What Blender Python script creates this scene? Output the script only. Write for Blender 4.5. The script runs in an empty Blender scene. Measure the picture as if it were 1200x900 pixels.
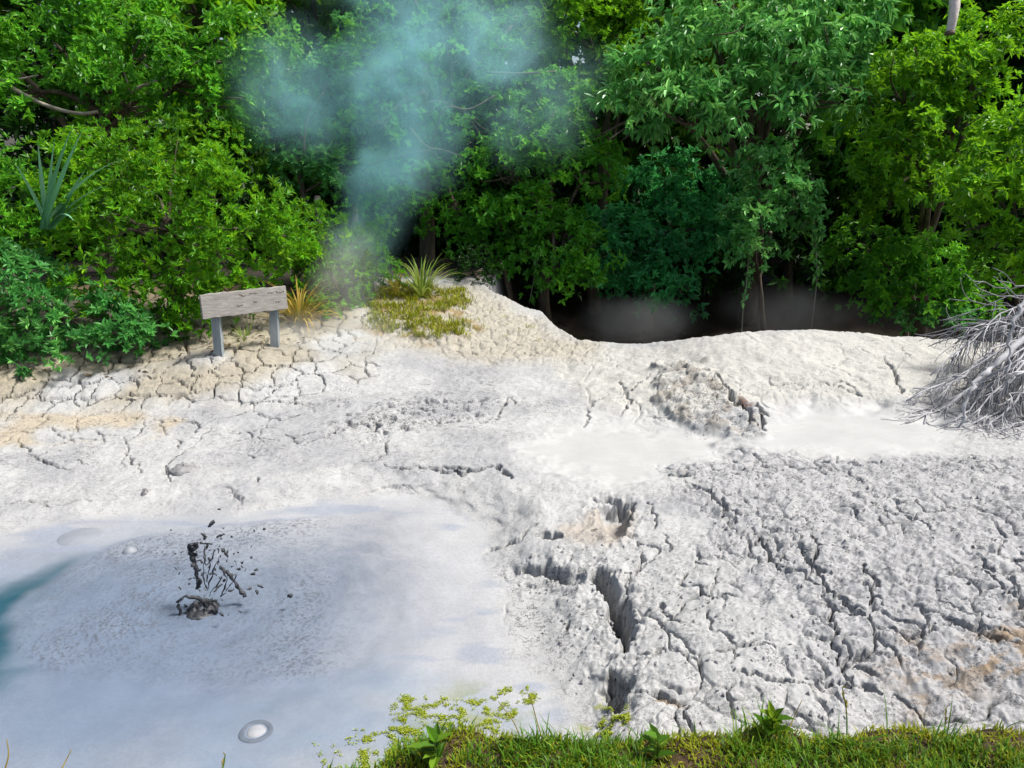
import bpy, math, random
import numpy as np
from mathutils import Vector

# ---------------------------------------------------------------- camera, light, exposure
SC = bpy.context.scene
COL = SC.collection
CAM_H, PITCH, FPX = 2.6, math.radians(16.5), 867.0      # lens height, tilt down, focal length for a 1200 px wide picture
cam_d = bpy.data.cameras.new("camera")
cam_d.sensor_width = 36.0
cam_d.lens = 36.0 * FPX / 1200.0
cam_d.clip_start, cam_d.clip_end = 0.05, 600.0
cam = bpy.data.objects.new("camera", cam_d)
COL.objects.link(cam)
cam.location = (0, 0, CAM_H)
cam.rotation_euler = (math.radians(90) - PITCH, 0, 0)
SC.camera = cam

SUN_EL, SUN_AZ = math.radians(60), math.radians(90)     # azimuth clockwise from +Y (north)
W = bpy.data.worlds.new("World")
SC.world = W
W.use_nodes = True
wn = W.node_tree.nodes
bg = wn["Background"]
sky = wn.new("ShaderNodeTexSky")
sky.sky_type = 'NISHITA'
sky.sun_disc = False
sky.sun_elevation = SUN_EL
sky.sun_rotation = SUN_AZ
sky.air_density = 1.0
sky.dust_density = 4.0
sky.ozone_density = 0.6
W.node_tree.links.new(sky.outputs[0], bg.inputs[0])
bg.inputs[1].default_value = 0.062
sun_d = bpy.data.lights.new("sun", 'SUN')
sun_d.energy = 2.6
sun_d.angle = math.radians(12)
sun_d.color = (1.0, 0.965, 0.91)
sun = bpy.data.objects.new("sun", sun_d)
COL.objects.link(sun)
sd = Vector((math.sin(SUN_AZ) * math.cos(SUN_EL), math.cos(SUN_AZ) * math.cos(SUN_EL), math.sin(SUN_EL)))
sun.rotation_euler = sd.to_track_quat('Z', 'Y').to_euler()
SC.view_settings.view_transform = 'Standard'
SC.view_settings.look = 'None'
SC.view_settings.exposure = 1.45
SC.view_settings.gamma = 1.0
SC.cycles.max_bounces = 6
SC.cycles.diffuse_bounces = 3
SC.cycles.glossy_bounces = 2
SC.cycles.transmission_bounces = 3
SC.cycles.volume_bounces = 2
SC.cycles.volume_step_rate = 1.0
SC.cycles.use_denoising = True

rng = np.random.default_rng(7)
random.seed(7)

# ---------------------------------------------------------------- numeric noise
def _h(ix, iy, seed):
    x = (ix.astype(np.int64) * 374761393 + iy.astype(np.int64) * 668265263 + seed * 1442695041) & 0xFFFFFFFF
    x = ((x ^ (x >> 13)) * 1274126177) & 0xFFFFFFFF
    x = ((x ^ (x >> 16)) * 2246822519) & 0xFFFFFFFF
    x = x ^ (x >> 15)
    return x.astype(np.float64) / 4294967295.0
_rt = np.random.default_rng(3)
_PERM = _rt.permutation(1024).astype(np.int32)
_ang = _rt.random(1024) * 2 * math.pi
_GC, _GS = np.cos(_ang).astype(np.float32), np.sin(_ang).astype(np.float32)
def noise(x, y, seed=0):
    ix, iy = np.floor(x), np.floor(y)
    fx, fy = (x - ix).astype(np.float32), (y - iy).astype(np.float32)
    ux, uy = fx * fx * fx * (fx * (fx * 6 - 15) + 10), fy * fy * fy * (fy * (fy * 6 - 15) + 10)
    ix = ix.astype(np.int32) + seed * 131; iy = iy.astype(np.int32) + seed * 57
    p0, p1 = _PERM[ix & 1023] + iy, _PERM[(ix + 1) & 1023] + iy
    def g(p, dx, dy):
        k = _PERM[(p + dy) & 1023]
        return _GC[k] * (fx - dx) + _GS[k] * (fy - dy)
    n0 = g(p0, 0, 0); n0 += (g(p1, 1, 0) - n0) * ux
    n1 = g(p0, 0, 1); n1 += (g(p1, 1, 1) - n1) * ux
    return (n0 + (n1 - n0) * uy) * 1.5
def fbm(x, y, seed=0, octv=4, gain=0.5):
    s, a, f = 0, 1.0, 1.0
    for o in range(octv):
        s = s + a * noise(x * f + 17.3 * o, y * f - 9.1 * o, seed + o * 31)
        a *= gain; f *= 2.03
    return s
def voro(x, y, seed=0, jit=0.85):
    """cell id, distance to the cell's point, distance to the nearest cell wall"""
    ix, iy = np.floor(x), np.floor(y)
    best = np.full(x.shape, 1e9); bx = np.zeros_like(x); by = np.zeros_like(x)
    cid = np.zeros(x.shape, np.int64)
    pts = []
    for dx in (-1, 0, 1):
        for dy in (-1, 0, 1):
            cx, cy = ix + dx, iy + dy
            px = cx + .5 + jit * (_h(cx, cy, seed) - .5)
            py = cy + .5 + jit * (_h(cx, cy, seed + 77) - .5)
            d = (px - x) ** 2 + (py - y) ** 2
            m = d < best
            best = np.where(m, d, best); bx = np.where(m, px, bx); by = np.where(m, py, by)
            cid = np.where(m, (cx.astype(np.int64) + 5000) * 20000 + cy.astype(np.int64) + 5000, cid)
            pts.append((px, py))
    wall = np.full(x.shape, 1e9)
    for px, py in pts:
        ex, ey = px - bx, py - by
        l = np.sqrt(ex * ex + ey * ey)
        ok = l > 1e-6
        l = np.where(ok, l, 1)
        dd = (((px + bx) * .5 - x) * ex + ((py + by) * .5 - y) * ey) / l
        wall = np.where(ok, np.minimum(wall, dd), wall)
    return cid, np.sqrt(best), wall
def sstep(a, b, x):
    t = np.clip((x - a) / (b - a), 0, 1)
    return t * t * (3 - 2 * t)
def lerp(a, b, t):
    return a + (b - a) * t

# ---------------------------------------------------------------- lens geometry, used while writing: where in the place a pixel of the photograph lies
CP, SP = math.cos(PITCH), math.sin(PITCH)
def ray(u, v):
    a, b = (u - 600.0) / FPX, (450.0 - v) / FPX
    return np.array((a, CP + b * SP, -SP + b * CP))
def at(u, v, y):
    """the point of the place at depth y (metres in front of the lens) seen at pixel u, v"""
    d = ray(u, v)
    return np.array((0, 0, CAM_H)) + d * (y / d[1])
def on_plane(u, v, z):
    d = ray(u, v)
    return np.array((0, 0, CAM_H)) + d * ((z - CAM_H) / d[2])
def m_per_px(y, v=300):
    return y / ray(600, v)[1] / FPX

# ---------------------------------------------------------------- large form of the ground: a thin plate through surveyed heights
CTRL = [ # u, v, height
 (-150,900,0),(0,900,0),(200,900,0),(400,900,0),(-150,750,0),(0,750,0),(250,720,0),(400,700,0),(500,800,0),(580,860,0.0),
 (-150,640,.03),(0,630,.02),(150,600,.03),(330,590,.06),(450,575,.07),(540,610,.07),(560,700,.02),
 (-200,540,.08),(0,540,.08),(200,540,.09),(350,530,.10),(500,530,.13),
 (-200,480,.14),(0,490,.13),(150,475,.16),(300,470,.18),(450,470,.17),(560,470,.16),
 (-200,425,.42),(0,435,.42),(130,410,.50),(250,424,.42),(320,408,.46),(400,400,.40),(420,440,.26),(520,430,.26),
 (460,345,.72),(540,340,.74),(500,385,.50),(600,372,.52),(640,410,.36),(660,440,.24),
 (600,530,.19),(660,500,.16),(740,545,.15),(740,490,.16),(820,520,.16),(720,450,.28),(780,430,.38),
 (700,402,.42),(760,402,.48),(830,397,.62),(900,389,.70),(1000,391,.68),(1130,401,.60),(1300,405,.60),
 (850,470,.34),(950,450,.42),(1060,450,.42),(950,485,.26),(1000,500,.25),(1100,515,.25),(1000,525,.26),(920,515,.25),
 (800,565,.30),(1000,570,.36),(1250,560,.42),(1000,650,.42),(1250,650,.52),(900,740,.32),(1100,740,.42),(1250,780,.44),
 (800,700,.24),(860,640,.32),(750,620,.24),(650,670,.13),(640,585,.19),(700,600,.20),(680,760,.10),(630,800,.03),(700,860,.10),
 (780,800,.20),(900,850,.22),(1050,850,.26),(1250,870,.30),(770,880,.17)]
def tps_fit(P, z, lam=1e-3):
    n = len(P)
    d = np.sqrt(((P[:, None] - P[None]) ** 2).sum(-1))
    K = np.where(d > 0, d * d * np.log(d + 1e-12), 0) + lam * np.eye(n)
    Q = np.hstack([np.ones((n, 1)), P])
    A = np.block([[K, Q], [Q.T, np.zeros((3, 3))]])
    return np.linalg.solve(A, np.concatenate([z, np.zeros(3)]))
CP3 = np.array([on_plane(*c) for c in CTRL])
TW = tps_fit(CP3[:, :2], CP3[:, 2])
def z_plate(x, y):
    x, y = np.asarray(x, float), np.asarray(y, float)
    s = TW[-3] + TW[-2] * x + TW[-1] * y
    for i in range(len(CP3)):
        d2 = (x - CP3[i, 0]) ** 2 + (y - CP3[i, 1]) ** 2
        s = s + TW[i] * .5 * d2 * np.log(d2 + 1e-12)
    return np.clip(s, -.02, .85)
def P(u, v):
    """the point of the ground seen at pixel u, v"""
    z = .2
    for _ in range(14):
        p = on_plane(u, v, z)
        z = .5 * z + .5 * float(z_plate(p[0], p[1]))
    return on_plane(u, v, z)
def poly(pts):
    return np.array([P(u, v)[:2] for u, v in pts])
def rounded(pl, n=4):
    """a closed outline drawn smoothly through its corners"""
    m = len(pl); out = []
    for i in range(m):
        a, b, d, e = pl[i - 1], pl[i], pl[(i + 1) % m], pl[(i + 2) % m]
        for t in np.arange(n) / n:
            out.append(.5 * (2 * b + (d - a) * t + (2 * a - 5 * b + 4 * d - e) * t * t + (-a + 3 * b - 3 * d + e) * t ** 3))
    return np.array(out)
def seg_dist(x, y, pl, closed=False):
    """distance to a polyline, and how far along it (0..1)"""
    n = len(pl)
    best = np.full(x.shape, 1e9); tt = np.zeros_like(x)
    m = n if closed else n - 1
    for i in range(m):
        a, b = pl[i], pl[(i + 1) % n]
        e = b - a; L = max(e @ e, 1e-9)
        t = np.clip(((x - a[0]) * e[0] + (y - a[1]) * e[1]) / L, 0, 1)
        d = np.hypot(x - a[0] - t * e[0], y - a[1] - t * e[1])
        k = d < best
        best = np.where(k, d, best); tt = np.where(k, (i + t) / m, tt)
    return best, tt
def inside(x, y, pl):
    r = np.zeros(x.shape, bool)
    n = len(pl)
    for i in range(n):
        (x0, y0), (x1, y1) = pl[i], pl[(i + 1) % n]
        c = ((y0 > y) != (y1 > y)) & (x < (x1 - x0) * (y - y0) / (y1 - y0 + 1e-12) + x0)
        r ^= c
    return r
def sdist(x, y, pl):
    """signed distance to a closed outline, positive inside"""
    d, _ = seg_dist(x, y, pl, True)
    return np.where(inside(x, y, pl), d, -d)

# the hollow behind the mound: everything beyond this crest falls away
CREST = [P(u, v)[:2] for u, v in [(568,338),(600,352),(634,366),(652,384),(675,397),(705,401)]]
CREST += [on_plane(u, v, z)[:2] for u, v, z in [(760,402,.48),(830,396,.62),(900,388,.70),(1000,390,.68),(1130,400,.60),(1320,405,.60)]]
PIT = np.array(CREST + [np.array((16, 12.)), np.array((16, 18.)), np.array((CREST[0][0] + .5, 18.))])
def z_large(x, y):
    z = z_plate(x, y)
    far = sstep(9.5, 13, y)
    side = sstep(6, 14, np.abs(x))
    z = lerp(z, .45, np.maximum(side, sstep(14, 19, y)))
    s = sdist(x, y, PIT)
    z = lerp(z, -.75 + .9 * sstep(14.2, 16.8, y), sstep(0, .42, s))
    return z

# ---------------------------------------------------------------- mesh and material helpers
def mesh_np(name, V, faces, mat=None, parent=None, smooth=True, fattr=None, cattr=None):
    """faces: list of (n, k) integer arrays; fattr / cattr: per-vertex float and colour attributes"""
    me = bpy.data.meshes.new(name)
    V = np.asarray(V, np.float32)
    me.vertices.add(len(V)); me.vertices.foreach_set("co", V.ravel())
    faces = [np.asarray(f, np.int32) for f in faces if len(f)]
    loops = np.concatenate([f.ravel() for f in faces])
    tot = np.concatenate([np.full(len(f), f.shape[1], np.int32) for f in faces])
    start = np.concatenate([[0], np.cumsum(tot)[:-1]]).astype(np.int32)
    me.loops.add(len(loops)); me.loops.foreach_set("vertex_index", loops)
    me.polygons.add(len(tot)); me.polygons.foreach_set("loop_start", start)
    me.polygons.foreach_set("use_smooth", np.full(len(tot), smooth, bool))
    me.update(calc_edges=True)
    for k, a in (fattr or {}).items():
        at_ = me.attributes.new(k, 'FLOAT', 'POINT'); at_.data.foreach_set("value", np.asarray(a, np.float32))
    for k, a in (cattr or {}).items():
        at_ = me.attributes.new(k, 'FLOAT_COLOR', 'POINT')
        at_.data.foreach_set("color", np.hstack([a, np.ones((len(a), 1))]).astype(np.float32).ravel())
    if mat: me.materials.append(mat)
    ob = bpy.data.objects.new(name, me)
    COL.objects.link(ob)
    if parent is not None: ob.parent = parent
    return ob
class MB:
    """gathers tubes and patches of one part"""
    def __init__(self): self.v, self.q, self.t, self.n = [], [], [], 0
    def add(self, V, q=None, t=None):
        self.v.append(np.asarray(V, float))
        if q is not None and len(q): self.q.append(np.asarray(q, int) + self.n)
        if t is not None and len(t): self.t.append(np.asarray(t, int) + self.n)
        self.n += len(V)
    def tube(self, pts, radii, k=6, lump=0.0):
        pts = np.asarray(pts, float); m = len(pts)
        radii = np.broadcast_to(np.asarray(radii, float), (m,))
        T = np.gradient(pts, axis=0); T /= np.linalg.norm(T, axis=1, keepdims=True) + 1e-9
        ref = np.array((0, 0, 1.)) if abs(T[0][2]) < .9 else np.array((1., 0, 0))
        V = []
        for i in range(m):
            a = np.cross(T[i], ref); a /= np.linalg.norm(a) + 1e-9
            b = np.cross(T[i], a)
            ref = np.cross(a, T[i]) if np.linalg.norm(np.cross(a, T[i])) > 1e-6 else ref
            for j in range(k):
                th = 2 * math.pi * j / k
                r = radii[i] * (1 + (lump * (rng.random() - .5) if lump else 0))
                V.append(pts[i] + r * (math.cos(th) * a + math.sin(th) * b))
        q = [(i * k + j, i * k + (j + 1) % k, (i + 1) * k + (j + 1) % k, (i + 1) * k + j) for i in range(m - 1) for j in range(k)]
        V += [pts[0], pts[-1]]
        t = [(m * k, (j + 1) % k, j) for j in range(k)] + [(m * k + 1, (m - 1) * k + j, (m - 1) * k + (j + 1) % k) for j in range(k)]
        self.add(V, q, t)
    def build(self, name, mat, parent=None, smooth=True):
        V = np.concatenate(self.v)
        f = []
        if self.q: f.append(np.concatenate(self.q))
        if self.t: f.append(np.concatenate(self.t))
        return mesh_np(name, V, f, mat, parent, smooth)
def curve_pts(ctrl, n=10):
    """smooth path through control points (Catmull-Rom)"""
    c = [np.asarray(p, float) for p in ctrl]
    c = [2 * c[0] - c[1]] + c + [2 * c[-1] - c[-2]]
    out = []
    for i in range(1, len(c) - 2):
        for t in np.linspace(0, 1, n, endpoint=False):
            a, b, d, e = c[i - 1], c[i], c[i + 1], c[i + 2]
            out.append(.5 * (2 * b + (d - a) * t + (2 * a - 5 * b + 4 * d - e) * t * t + (-a + 3 * b - 3 * d + e) * t ** 3))
    out.append(c[-2])
    return np.array(out)
def thing(name, label, cat, loc=(0, 0, 0), group=None):
    o = bpy.data.objects.new(name, None)
    COL.objects.link(o)
    o.location = [float(q) for q in loc]
    o.empty_display_size = .2
    return tag(o, label, cat, group)
def tag(o, label=None, cat=None, group=None, kind=None):
    if label: o["label"] = label
    if cat: o["category"] = cat
    if group: o["group"] = group
    if kind: o["kind"] = kind
    return o
class NT:
    """small node-tree writer"""
    def __init__(self, name):
        self.m = bpy.data.materials.new(name); self.m.use_nodes = True
        self.t = self.m.node_tree; self.t.nodes.clear()
        self.out = self.n("ShaderNodeOutputMaterial")
    def n(self, kind, **kw):
        nd = self.t.nodes.new(kind)
        ins = kw.pop("ins", {})
        for k, a in kw.items(): setattr(nd, k, a)
        for k, a in ins.items():
            if hasattr(a, "is_output"): self.t.links.new(a, nd.inputs[k])
            else: nd.inputs[k].default_value = a
        return nd
    def link(self, a, b): self.t.links.new(a, b)
    def math(self, op, a, b=0.0, c=None, clamp=False):
        nd = self.n("ShaderNodeMath", operation=op, use_clamp=clamp)
        for i, q in enumerate((a, b) if c is None else (a, b, c)):
            if hasattr(q, "is_output"): self.link(q, nd.inputs[i])
            else: nd.inputs[i].default_value = q
        return nd.outputs[0]
    def mix(self, f, a, b, blend='MIX'):
        nd = self.n("ShaderNodeMix", data_type='RGBA', blend_type=blend)
        for i, q in ((0, f), (6, a), (7, b)):
            if hasattr(q, "is_output"): self.link(q, nd.inputs[i])
            else: nd.inputs[i].default_value = (*q, 1) if isinstance(q, tuple) and len(q) == 3 else q
        return nd.outputs[2]
    def noise(self, scale, detail=3, rough=.55, vec=None):
        nd = self.n("ShaderNodeTexNoise", ins={"Scale": scale, "Detail": detail, "Roughness": rough})
        if vec is not None: self.link(vec, nd.inputs["Vector"])
        return nd.outputs[0]
    def ramp(self, f, stops):
        nd = self.n("ShaderNodeValToRGB")
        el = nd.color_ramp.elements
        while len(el) < len(stops): el.new(.5)
        for e, (p, c) in zip(el, stops): e.position = p; e.color = (*c, 1) if len(c) == 3 else c
        self.link(f, nd.inputs[0])
        return nd.outputs[0]
    def pos(self): return self.n("ShaderNodeNewGeometry").outputs["Position"]
    def attr(self, name): return self.n("ShaderNodeAttribute", attribute_name=name)
# ---------------------------------------------------------------- materials of the setting
def mud_material():
    N = NT("geothermal_mud")
    pig = N.attr("pigment").outputs["Color"]
    wet = N.attr("wet").outputs["Fac"]
    p = N.pos()
    n1 = N.noise(3.0, 5, .6, p); n2 = N.noise(38.0, 4, .65, p); n3 = N.noise(190.0, 2, .6, p)
    v = N.math('MULTIPLY_ADD', n1, .34, .83)
    v2 = N.math('MULTIPLY_ADD', n2, .44, .78)
    v = N.math('MULTIPLY', v, N.math('MULTIPLY_ADD', N.math('SUBTRACT', v2, 1.0), N.math('SUBTRACT', 1.0, N.math('MULTIPLY', wet, .75)), 1.0))
    c = N.mix(1.0, pig, N.n("ShaderNodeCombineColor", ins={0: v, 1: v, 2: v}).outputs[0], 'MULTIPLY')
    dry = N.math('SUBTRACT', 1.0, wet)
    h = N.math('ADD', N.math('MULTIPLY', n2, .35), N.math('MULTIPLY', n3, .4))
    pore_shade_grit = N.attr("pore_shade_grit").outputs["Fac"]
    g1 = N.n("ShaderNodeMapRange", interpolation_type='SMOOTHSTEP', ins={0: N.noise(58.0, 6, .72, p), 1: .505, 2: .565, 3: 0.0, 4: 1.0}).outputs[0]
    g2 = N.n("ShaderNodeMapRange", interpolation_type='SMOOTHSTEP', ins={0: N.noise(9.0, 4, .7, p), 1: .40, 2: .58, 3: .1, 4: 1.0}).outputs[0]
    gg = N.math('MULTIPLY', N.math('MULTIPLY', g1, g2), pore_shade_grit)
    c = N.mix(N.math('MULTIPLY', gg, .9), c, (.055, .055, .06))  # dark of tiny pores painted into the crust colour; grit specks in the pool
    h = N.math('SUBTRACT', h, N.math('MULTIPLY', gg, .8))
    b = N.n("ShaderNodeBump", ins={"Distance": .022, "Height": h, "Strength": N.math('MULTIPLY_ADD', dry, .42, .05)})
    s = N.n("ShaderNodeBsdfPrincipled", ins={"Base Color": c, "Roughness": N.math('MULTIPLY_ADD', dry, .62, .3), "Normal": b.outputs[0]})
    s.inputs["Specular IOR Level"].default_value = .35
    N.link(s.outputs[0], N.out.inputs[0])
    return N.m
M_MUD = mud_material()
def simple(name, c1, c2, scale, rough=.85, bump=.3, dist=.01, spec=.3, stretch=None):
    N = NT(name)
    p = N.n("ShaderNodeTexCoord").outputs["Object"]
    if stretch:
        p = N.n("ShaderNodeMapping", ins={0: p, 3: stretch}).outputs[0]
    f = N.noise(scale, 5, .65, p)
    c = N.ramp(f, [(.3, c1), (.7, c2)])
    b = N.n("ShaderNodeBump", ins={"Distance": dist, "Height": N.noise(scale * 3, 4, .7, p), "Strength": bump})
    s = N.n("ShaderNodeBsdfPrincipled", ins={"Base Color": c, "Roughness": rough, "Normal": b.outputs[0]})
    s.inputs["Specular IOR Level"].default_value = spec
    N.link(s.outputs[0], N.out.inputs[0])
    return N.m
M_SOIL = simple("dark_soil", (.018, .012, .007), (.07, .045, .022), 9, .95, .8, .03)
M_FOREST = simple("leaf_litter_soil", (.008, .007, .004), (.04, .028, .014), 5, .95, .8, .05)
M_PITWATER = simple("murky_pit_water", (.03, .026, .02), (.06, .05, .04), 1.5, .12, .05, .01, .5)

# ---------------------------------------------------------------- the mud: one sheet of relief, cut into its plates and pools
def build_mud():
    NC = 930
    s_in = np.linspace(-.76, .76, NC - 40)
    s = np.concatenate([-.76 - np.linspace(.34, .012, 20) ** 1.0, s_in, .76 + np.linspace(.012, .34, 20)])
    vv = np.concatenate([np.linspace(975, 601, 345), np.linspace(600, 393, 375), np.linspace(391, 332, 20)])
    yy = np.array([on_plane(600, v, 0)[1] for v in vv])
    Y = np.repeat(yy[:, None], len(s), 1)
    X = s[None, :] * (Y * CP + CAM_H * SP)
    sh = X.shape
    x, y = X.ravel(), Y.ravel()
    wx = x + .09 * fbm(x * 2.2, y * 2.2, 3, 4); wy = y + .09 * fbm(x * 2.2, y * 2.2, 9, 4)
    z = z_large(x, y)
    zsm = z.copy()

    def zone(pts, soft, wob=.12, seed=5, smooth=False):
        d = sdist(x, y, rounded(poly(pts)) if smooth else poly(pts)) + wob * fbm(x * 2.5, y * 2.5, seed, 3)
        return sstep(-soft, soft, d)
    # ---- zones
    pool = zone([(-150,700),(-150,655),(-40,640),(60,612),(150,604),(250,596),(330,592),(420,575),(500,572),(548,595),(572,640),(588,700),(600,760),(640,800),(650,850),(560,1000),(-150,1000)], .07, .10, 5, True)
    dpool = sdist(x, y, rounded(poly([(-150,700),(-150,655),(-40,640),(60,612),(150,604),(250,596),(330,592),(420,575),(500,572),(548,595),(572,640),(588,700),(600,760),(640,800),(650,850),(560,1000),(-150,1000)]), 2)) + .10 * fbm(x * 2.5, y * 2.5, 5, 3)
    bank = zone([(-300,470),(-60,486),(60,478),(160,476),(260,470),(340,468),(410,440),(430,395),(440,330),(300,330),(-300,380)], .40)
    bankc = zone([(-300,478),(-60,490),(60,484),(160,480),(260,472),(360,470),(430,440),(450,395),(470,330),(300,330),(-300,330)], .12, .2, 6)
    brown = zone([(-300,452),(0,452),(120,430),(200,415),(290,410),(360,392),(400,370),(420,330),(-300,330)], .25)
    cream = zone([(-100,482),(60,484),(150,482),(210,494),(180,514),(60,520),(-100,530)], .10)
    spit = zone([(440,335),(560,330),(660,390),(700,402),(690,420),(560,425),(440,405)], .3)
    mid = zone([(-300,545),(0,545),(200,540),(420,545),(620,560),(700,520),(660,450),(560,430),(420,440),(340,470),(160,480),(-300,490)], .2)
    pond1 = zone([(628,528),(660,508),(720,505),(790,508),(838,513),(835,528),(800,540),(770,556),(700,557),(650,545)], .22, .25, 21)
    pond2 = zone([(900,520),(915,500),(950,484),(1010,478),(1080,494),(1125,506),(1120,518),(1050,528),(960,527)], .22, .25, 22)
    rough = zone([(780,548),(850,526),(960,534),(1100,536),(1330,520),(1330,900),(1080,900),(1010,820),(930,780),(890,720),(850,660),(820,610)], .12, .2, 23)
    crag = zone([(770,432),(830,424),(850,455),(895,490),(890,512),(840,515),(800,500),(770,470)], .06, .12, 25)
    slab = zone([(690,600),(780,640),(850,690),(900,760),(960,830),(1000,900),(690,900),(735,820),(745,740),(690,660)], .12)
    stain = zone([(980,790),(1030,768),(1090,740),(1150,730),(1300,725),(1300,815),(1180,812),(1040,800)], .12, .2, 27)
    pondL = np.clip(pool + pond1 + pond2, 0, 1)
    crustmask = np.clip(1 - pondL, 0, 1)

    # ---- plates of the cracked crust
    cell = .30
    cid, f1, wall = voro(wx / cell, (wy / cell) * .8, 11)
    wall = wall * cell
    cn = noise(x * 1.3, y * 1.3, 40)
    width = .006 + .012 * np.clip(cn + .3, 0, 1)
    crack_b = 1 - sstep(.3, 1.0, wall / (width + .006 * bank * brown))
    cid2, _, wall2 = voro((wx + 3) / .16, (wy + 1) / .2, 15)
    wall2 = wall2 * .16
    crack_s = 1 - sstep(.25, 1.0, wall2 / .009)
    dome = sstep(0, .11, wall)
    tilt = (_h(cid // 20000, cid % 20000, 5) - .5)
    z += bank * (dome * .009 + tilt * .022) - bankc * crack_b * .12
    z += bank * (-crack_s * .022 * sstep(-.1, .4, noise(x * 1.7, y * 1.7, 41)))
    z += bank * .007 * fbm(x * 12, y * 12, 46, 3)
    # larger flat plates of the slab near the grass and the cream strip
    cell3 = .46
    cid3, _, wall3 = voro(wx / cell3 + .3, wy / cell3, 12)
    wall3 = wall3 * cell3
    c3 = 1 - sstep(.3, 1.0, wall3 / (.0055 + .0055 * np.clip(noise(x * 2.0, y * 2.0, 43) + .35, 0, 1)))
    keep3 = sstep(-.55, .05, noise(x * 1.5 + 4, y * 1.5, 44))
    z -= slab * (1 - rough) * .03 * crack_s * sstep(.1, .45, noise(x * 1.9, y * 1.9, 133))
    z += slab * (1 - rough) * (sstep(0, .07, wall3) * .012 - c3 * .085 * keep3)
    west0 = sstep(P(430, 500)[0], P(250, 500)[0], x)
    z += np.clip(cream + mid * .7 * west0 + mid * .35 * sstep(.1, .5, noise(x * .9, y * .9, 45)), 0, 1) * (1 - bank) * (-c3 * .08) * np.maximum(sstep(-.05, .3, noise(x * 1.1, y * 1.1, 48)), cream)
    z += spit * (-crack_s * .045 + .02 * fbm(x * 7, y * 7, 47, 4))
    mound = zone([(660,402),(830,396),(1000,388),(1300,400),(1300,480),(1100,470),(950,478),(870,480),(780,500),(700,480),(650,440)], .2)
    c2b = crack_s * sstep(.0, .4, noise(x * .8 + 9, y * .8, 49))
    z += mound * (-c2b * .02 - c3 * .04 * sstep(-.2, .2, noise(x * .9, y * .9, 126)) + .022 * fbm(x * 3.2, y * 4, 50, 4) )
    # ---- rolling and crumbly relief
    z += crustmask * .016 * fbm(x * 3, y * 3, 51, 4)
    fine = fbm(x * 14, y * 14, 53, 4, .6)
    z += crustmask * (.006 * fine + 0.0022 * fbm(x * 45, y * 45, 54, 3, .65) * sstep(9, 5, y))
    _, fr1, _ = voro(wx / .075, wy / .075, 31)
    _, fr2, _ = voro(wx / .03, wy / .03, 32)
    bill = np.abs(fbm(x * 4.5, y * 4.5, 55, 4, .55))
    crumb = (1 - np.clip(fr1, 0, 1)) ** .8 * .022 + (1 - np.clip(fr2, 0, 1)) * .010
    z += rough * (crumb * .62 * (1 + .9 * noise(x * 2.5, y * 2.5, 56)) - .02 + .026 * (bill - .3) + .016 * fbm(x * 8, y * 8, 57, 4, .65))
    z -= rough * .042 * crack_s * sstep(-.25, .2, noise(x * 1.7, y * 1.7, 132))
    rc = np.abs(fbm(x * 1.5 + 7 + .3 * y, y * 2.2 - .8 * x, 58, 3))
    z -= rough * .07 * (1 - sstep(.0, .022, rc)) * sstep(.1, .5, noise(x * 1.3, y * 1.3, 59))
    z += crag * (.05 + crumb * .9 + .045 * fbm(x * 4, y * 4, 60, 4, .6))
    # dark crumbling strip left of the middle
    strip = zone([(395,500),(400,480),(450,470),(520,462),(580,466),(575,490),(520,500),(470,505),(440,515)], .10, .2, 61)
    sf = fbm(x * 7, y * 6, 62, 4, .6)
    z -= strip * .05 * sstep(.1, .5, sf)
    # ---- shaped edges of the shallow terraces
    def scarp(pts, h, w, seed=0):
        nonlocal z
        pl = poly(pts)
        d, t = seg_dist(x + .03 * noise(x * 9, y * 9, 70 + seed), y + .04 * noise(x * 8, y * 8, 90 + seed), pl)
        # near side falls, far side stays
        e = np.zeros_like(x)
        idx = np.argmin([np.hypot(x - q[0], y - q[1]) for q in pl], 0)
        fade = sstep(0, .12, t) * (1 - sstep(.88, 1, t))
        yl = np.interp(x, pl[:, 0], pl[:, 1]) if np.all(np.diff(pl[:, 0]) > 0) else None
        if yl is None: return
        side = y - yl
        lip = np.exp(-(np.clip(side, 0, 9) / w) ** 2) * (side > 0) + np.exp(-(side / (w * .16)) ** 2) * (side <= 0)
        z = z + h * .55 * lip * fade * (np.hypot(0, d) < 3 * w)
    scarp([(150,608),(240,596),(300,594),(370,592),(420,572),(470,562),(520,572),(556,605)], .05, .35, 1)
    scarp([(60,590),(130,578),(190,572),(270,566)], .03, .25, 2)
    scarp([(-60,660),(20,640),(80,628),(170,628)], .035, .22, 3)
    # ---- single cracks, each with its own course, width and depth
    def crack(pts, w, dep, wob=.018, seed=0):
        nonlocal z
        pl = poly(pts)
        lo, hi = pl.min(0) - .3, pl.max(0) + .3
        k = np.where((x > lo[0]) & (x < hi[0]) & (y > lo[1]) & (y < hi[1]))[0]
        if not len(k): return
        xx = x[k] + wob * 1.6 * fbm(x[k] * 9, y[k] * 9, 100 + seed, 3)
        yk = y[k] + wob * 1.6 * fbm(x[k] * 9, y[k] * 9, 140 + seed, 3)
        d, t = seg_dist(xx, yk, pl)
        ww = w * (.55 + .6 * np.clip(noise(x[k] * 5, y[k] * 5, 180 + seed) + .5, 0, 1.4)) * (.15 + .85 * np.sin(np.pi * np.clip(t, .01, .99)) ** .7)
        z[k] -= dep * (1 - sstep(.35, 1.0, d / ww))
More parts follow.
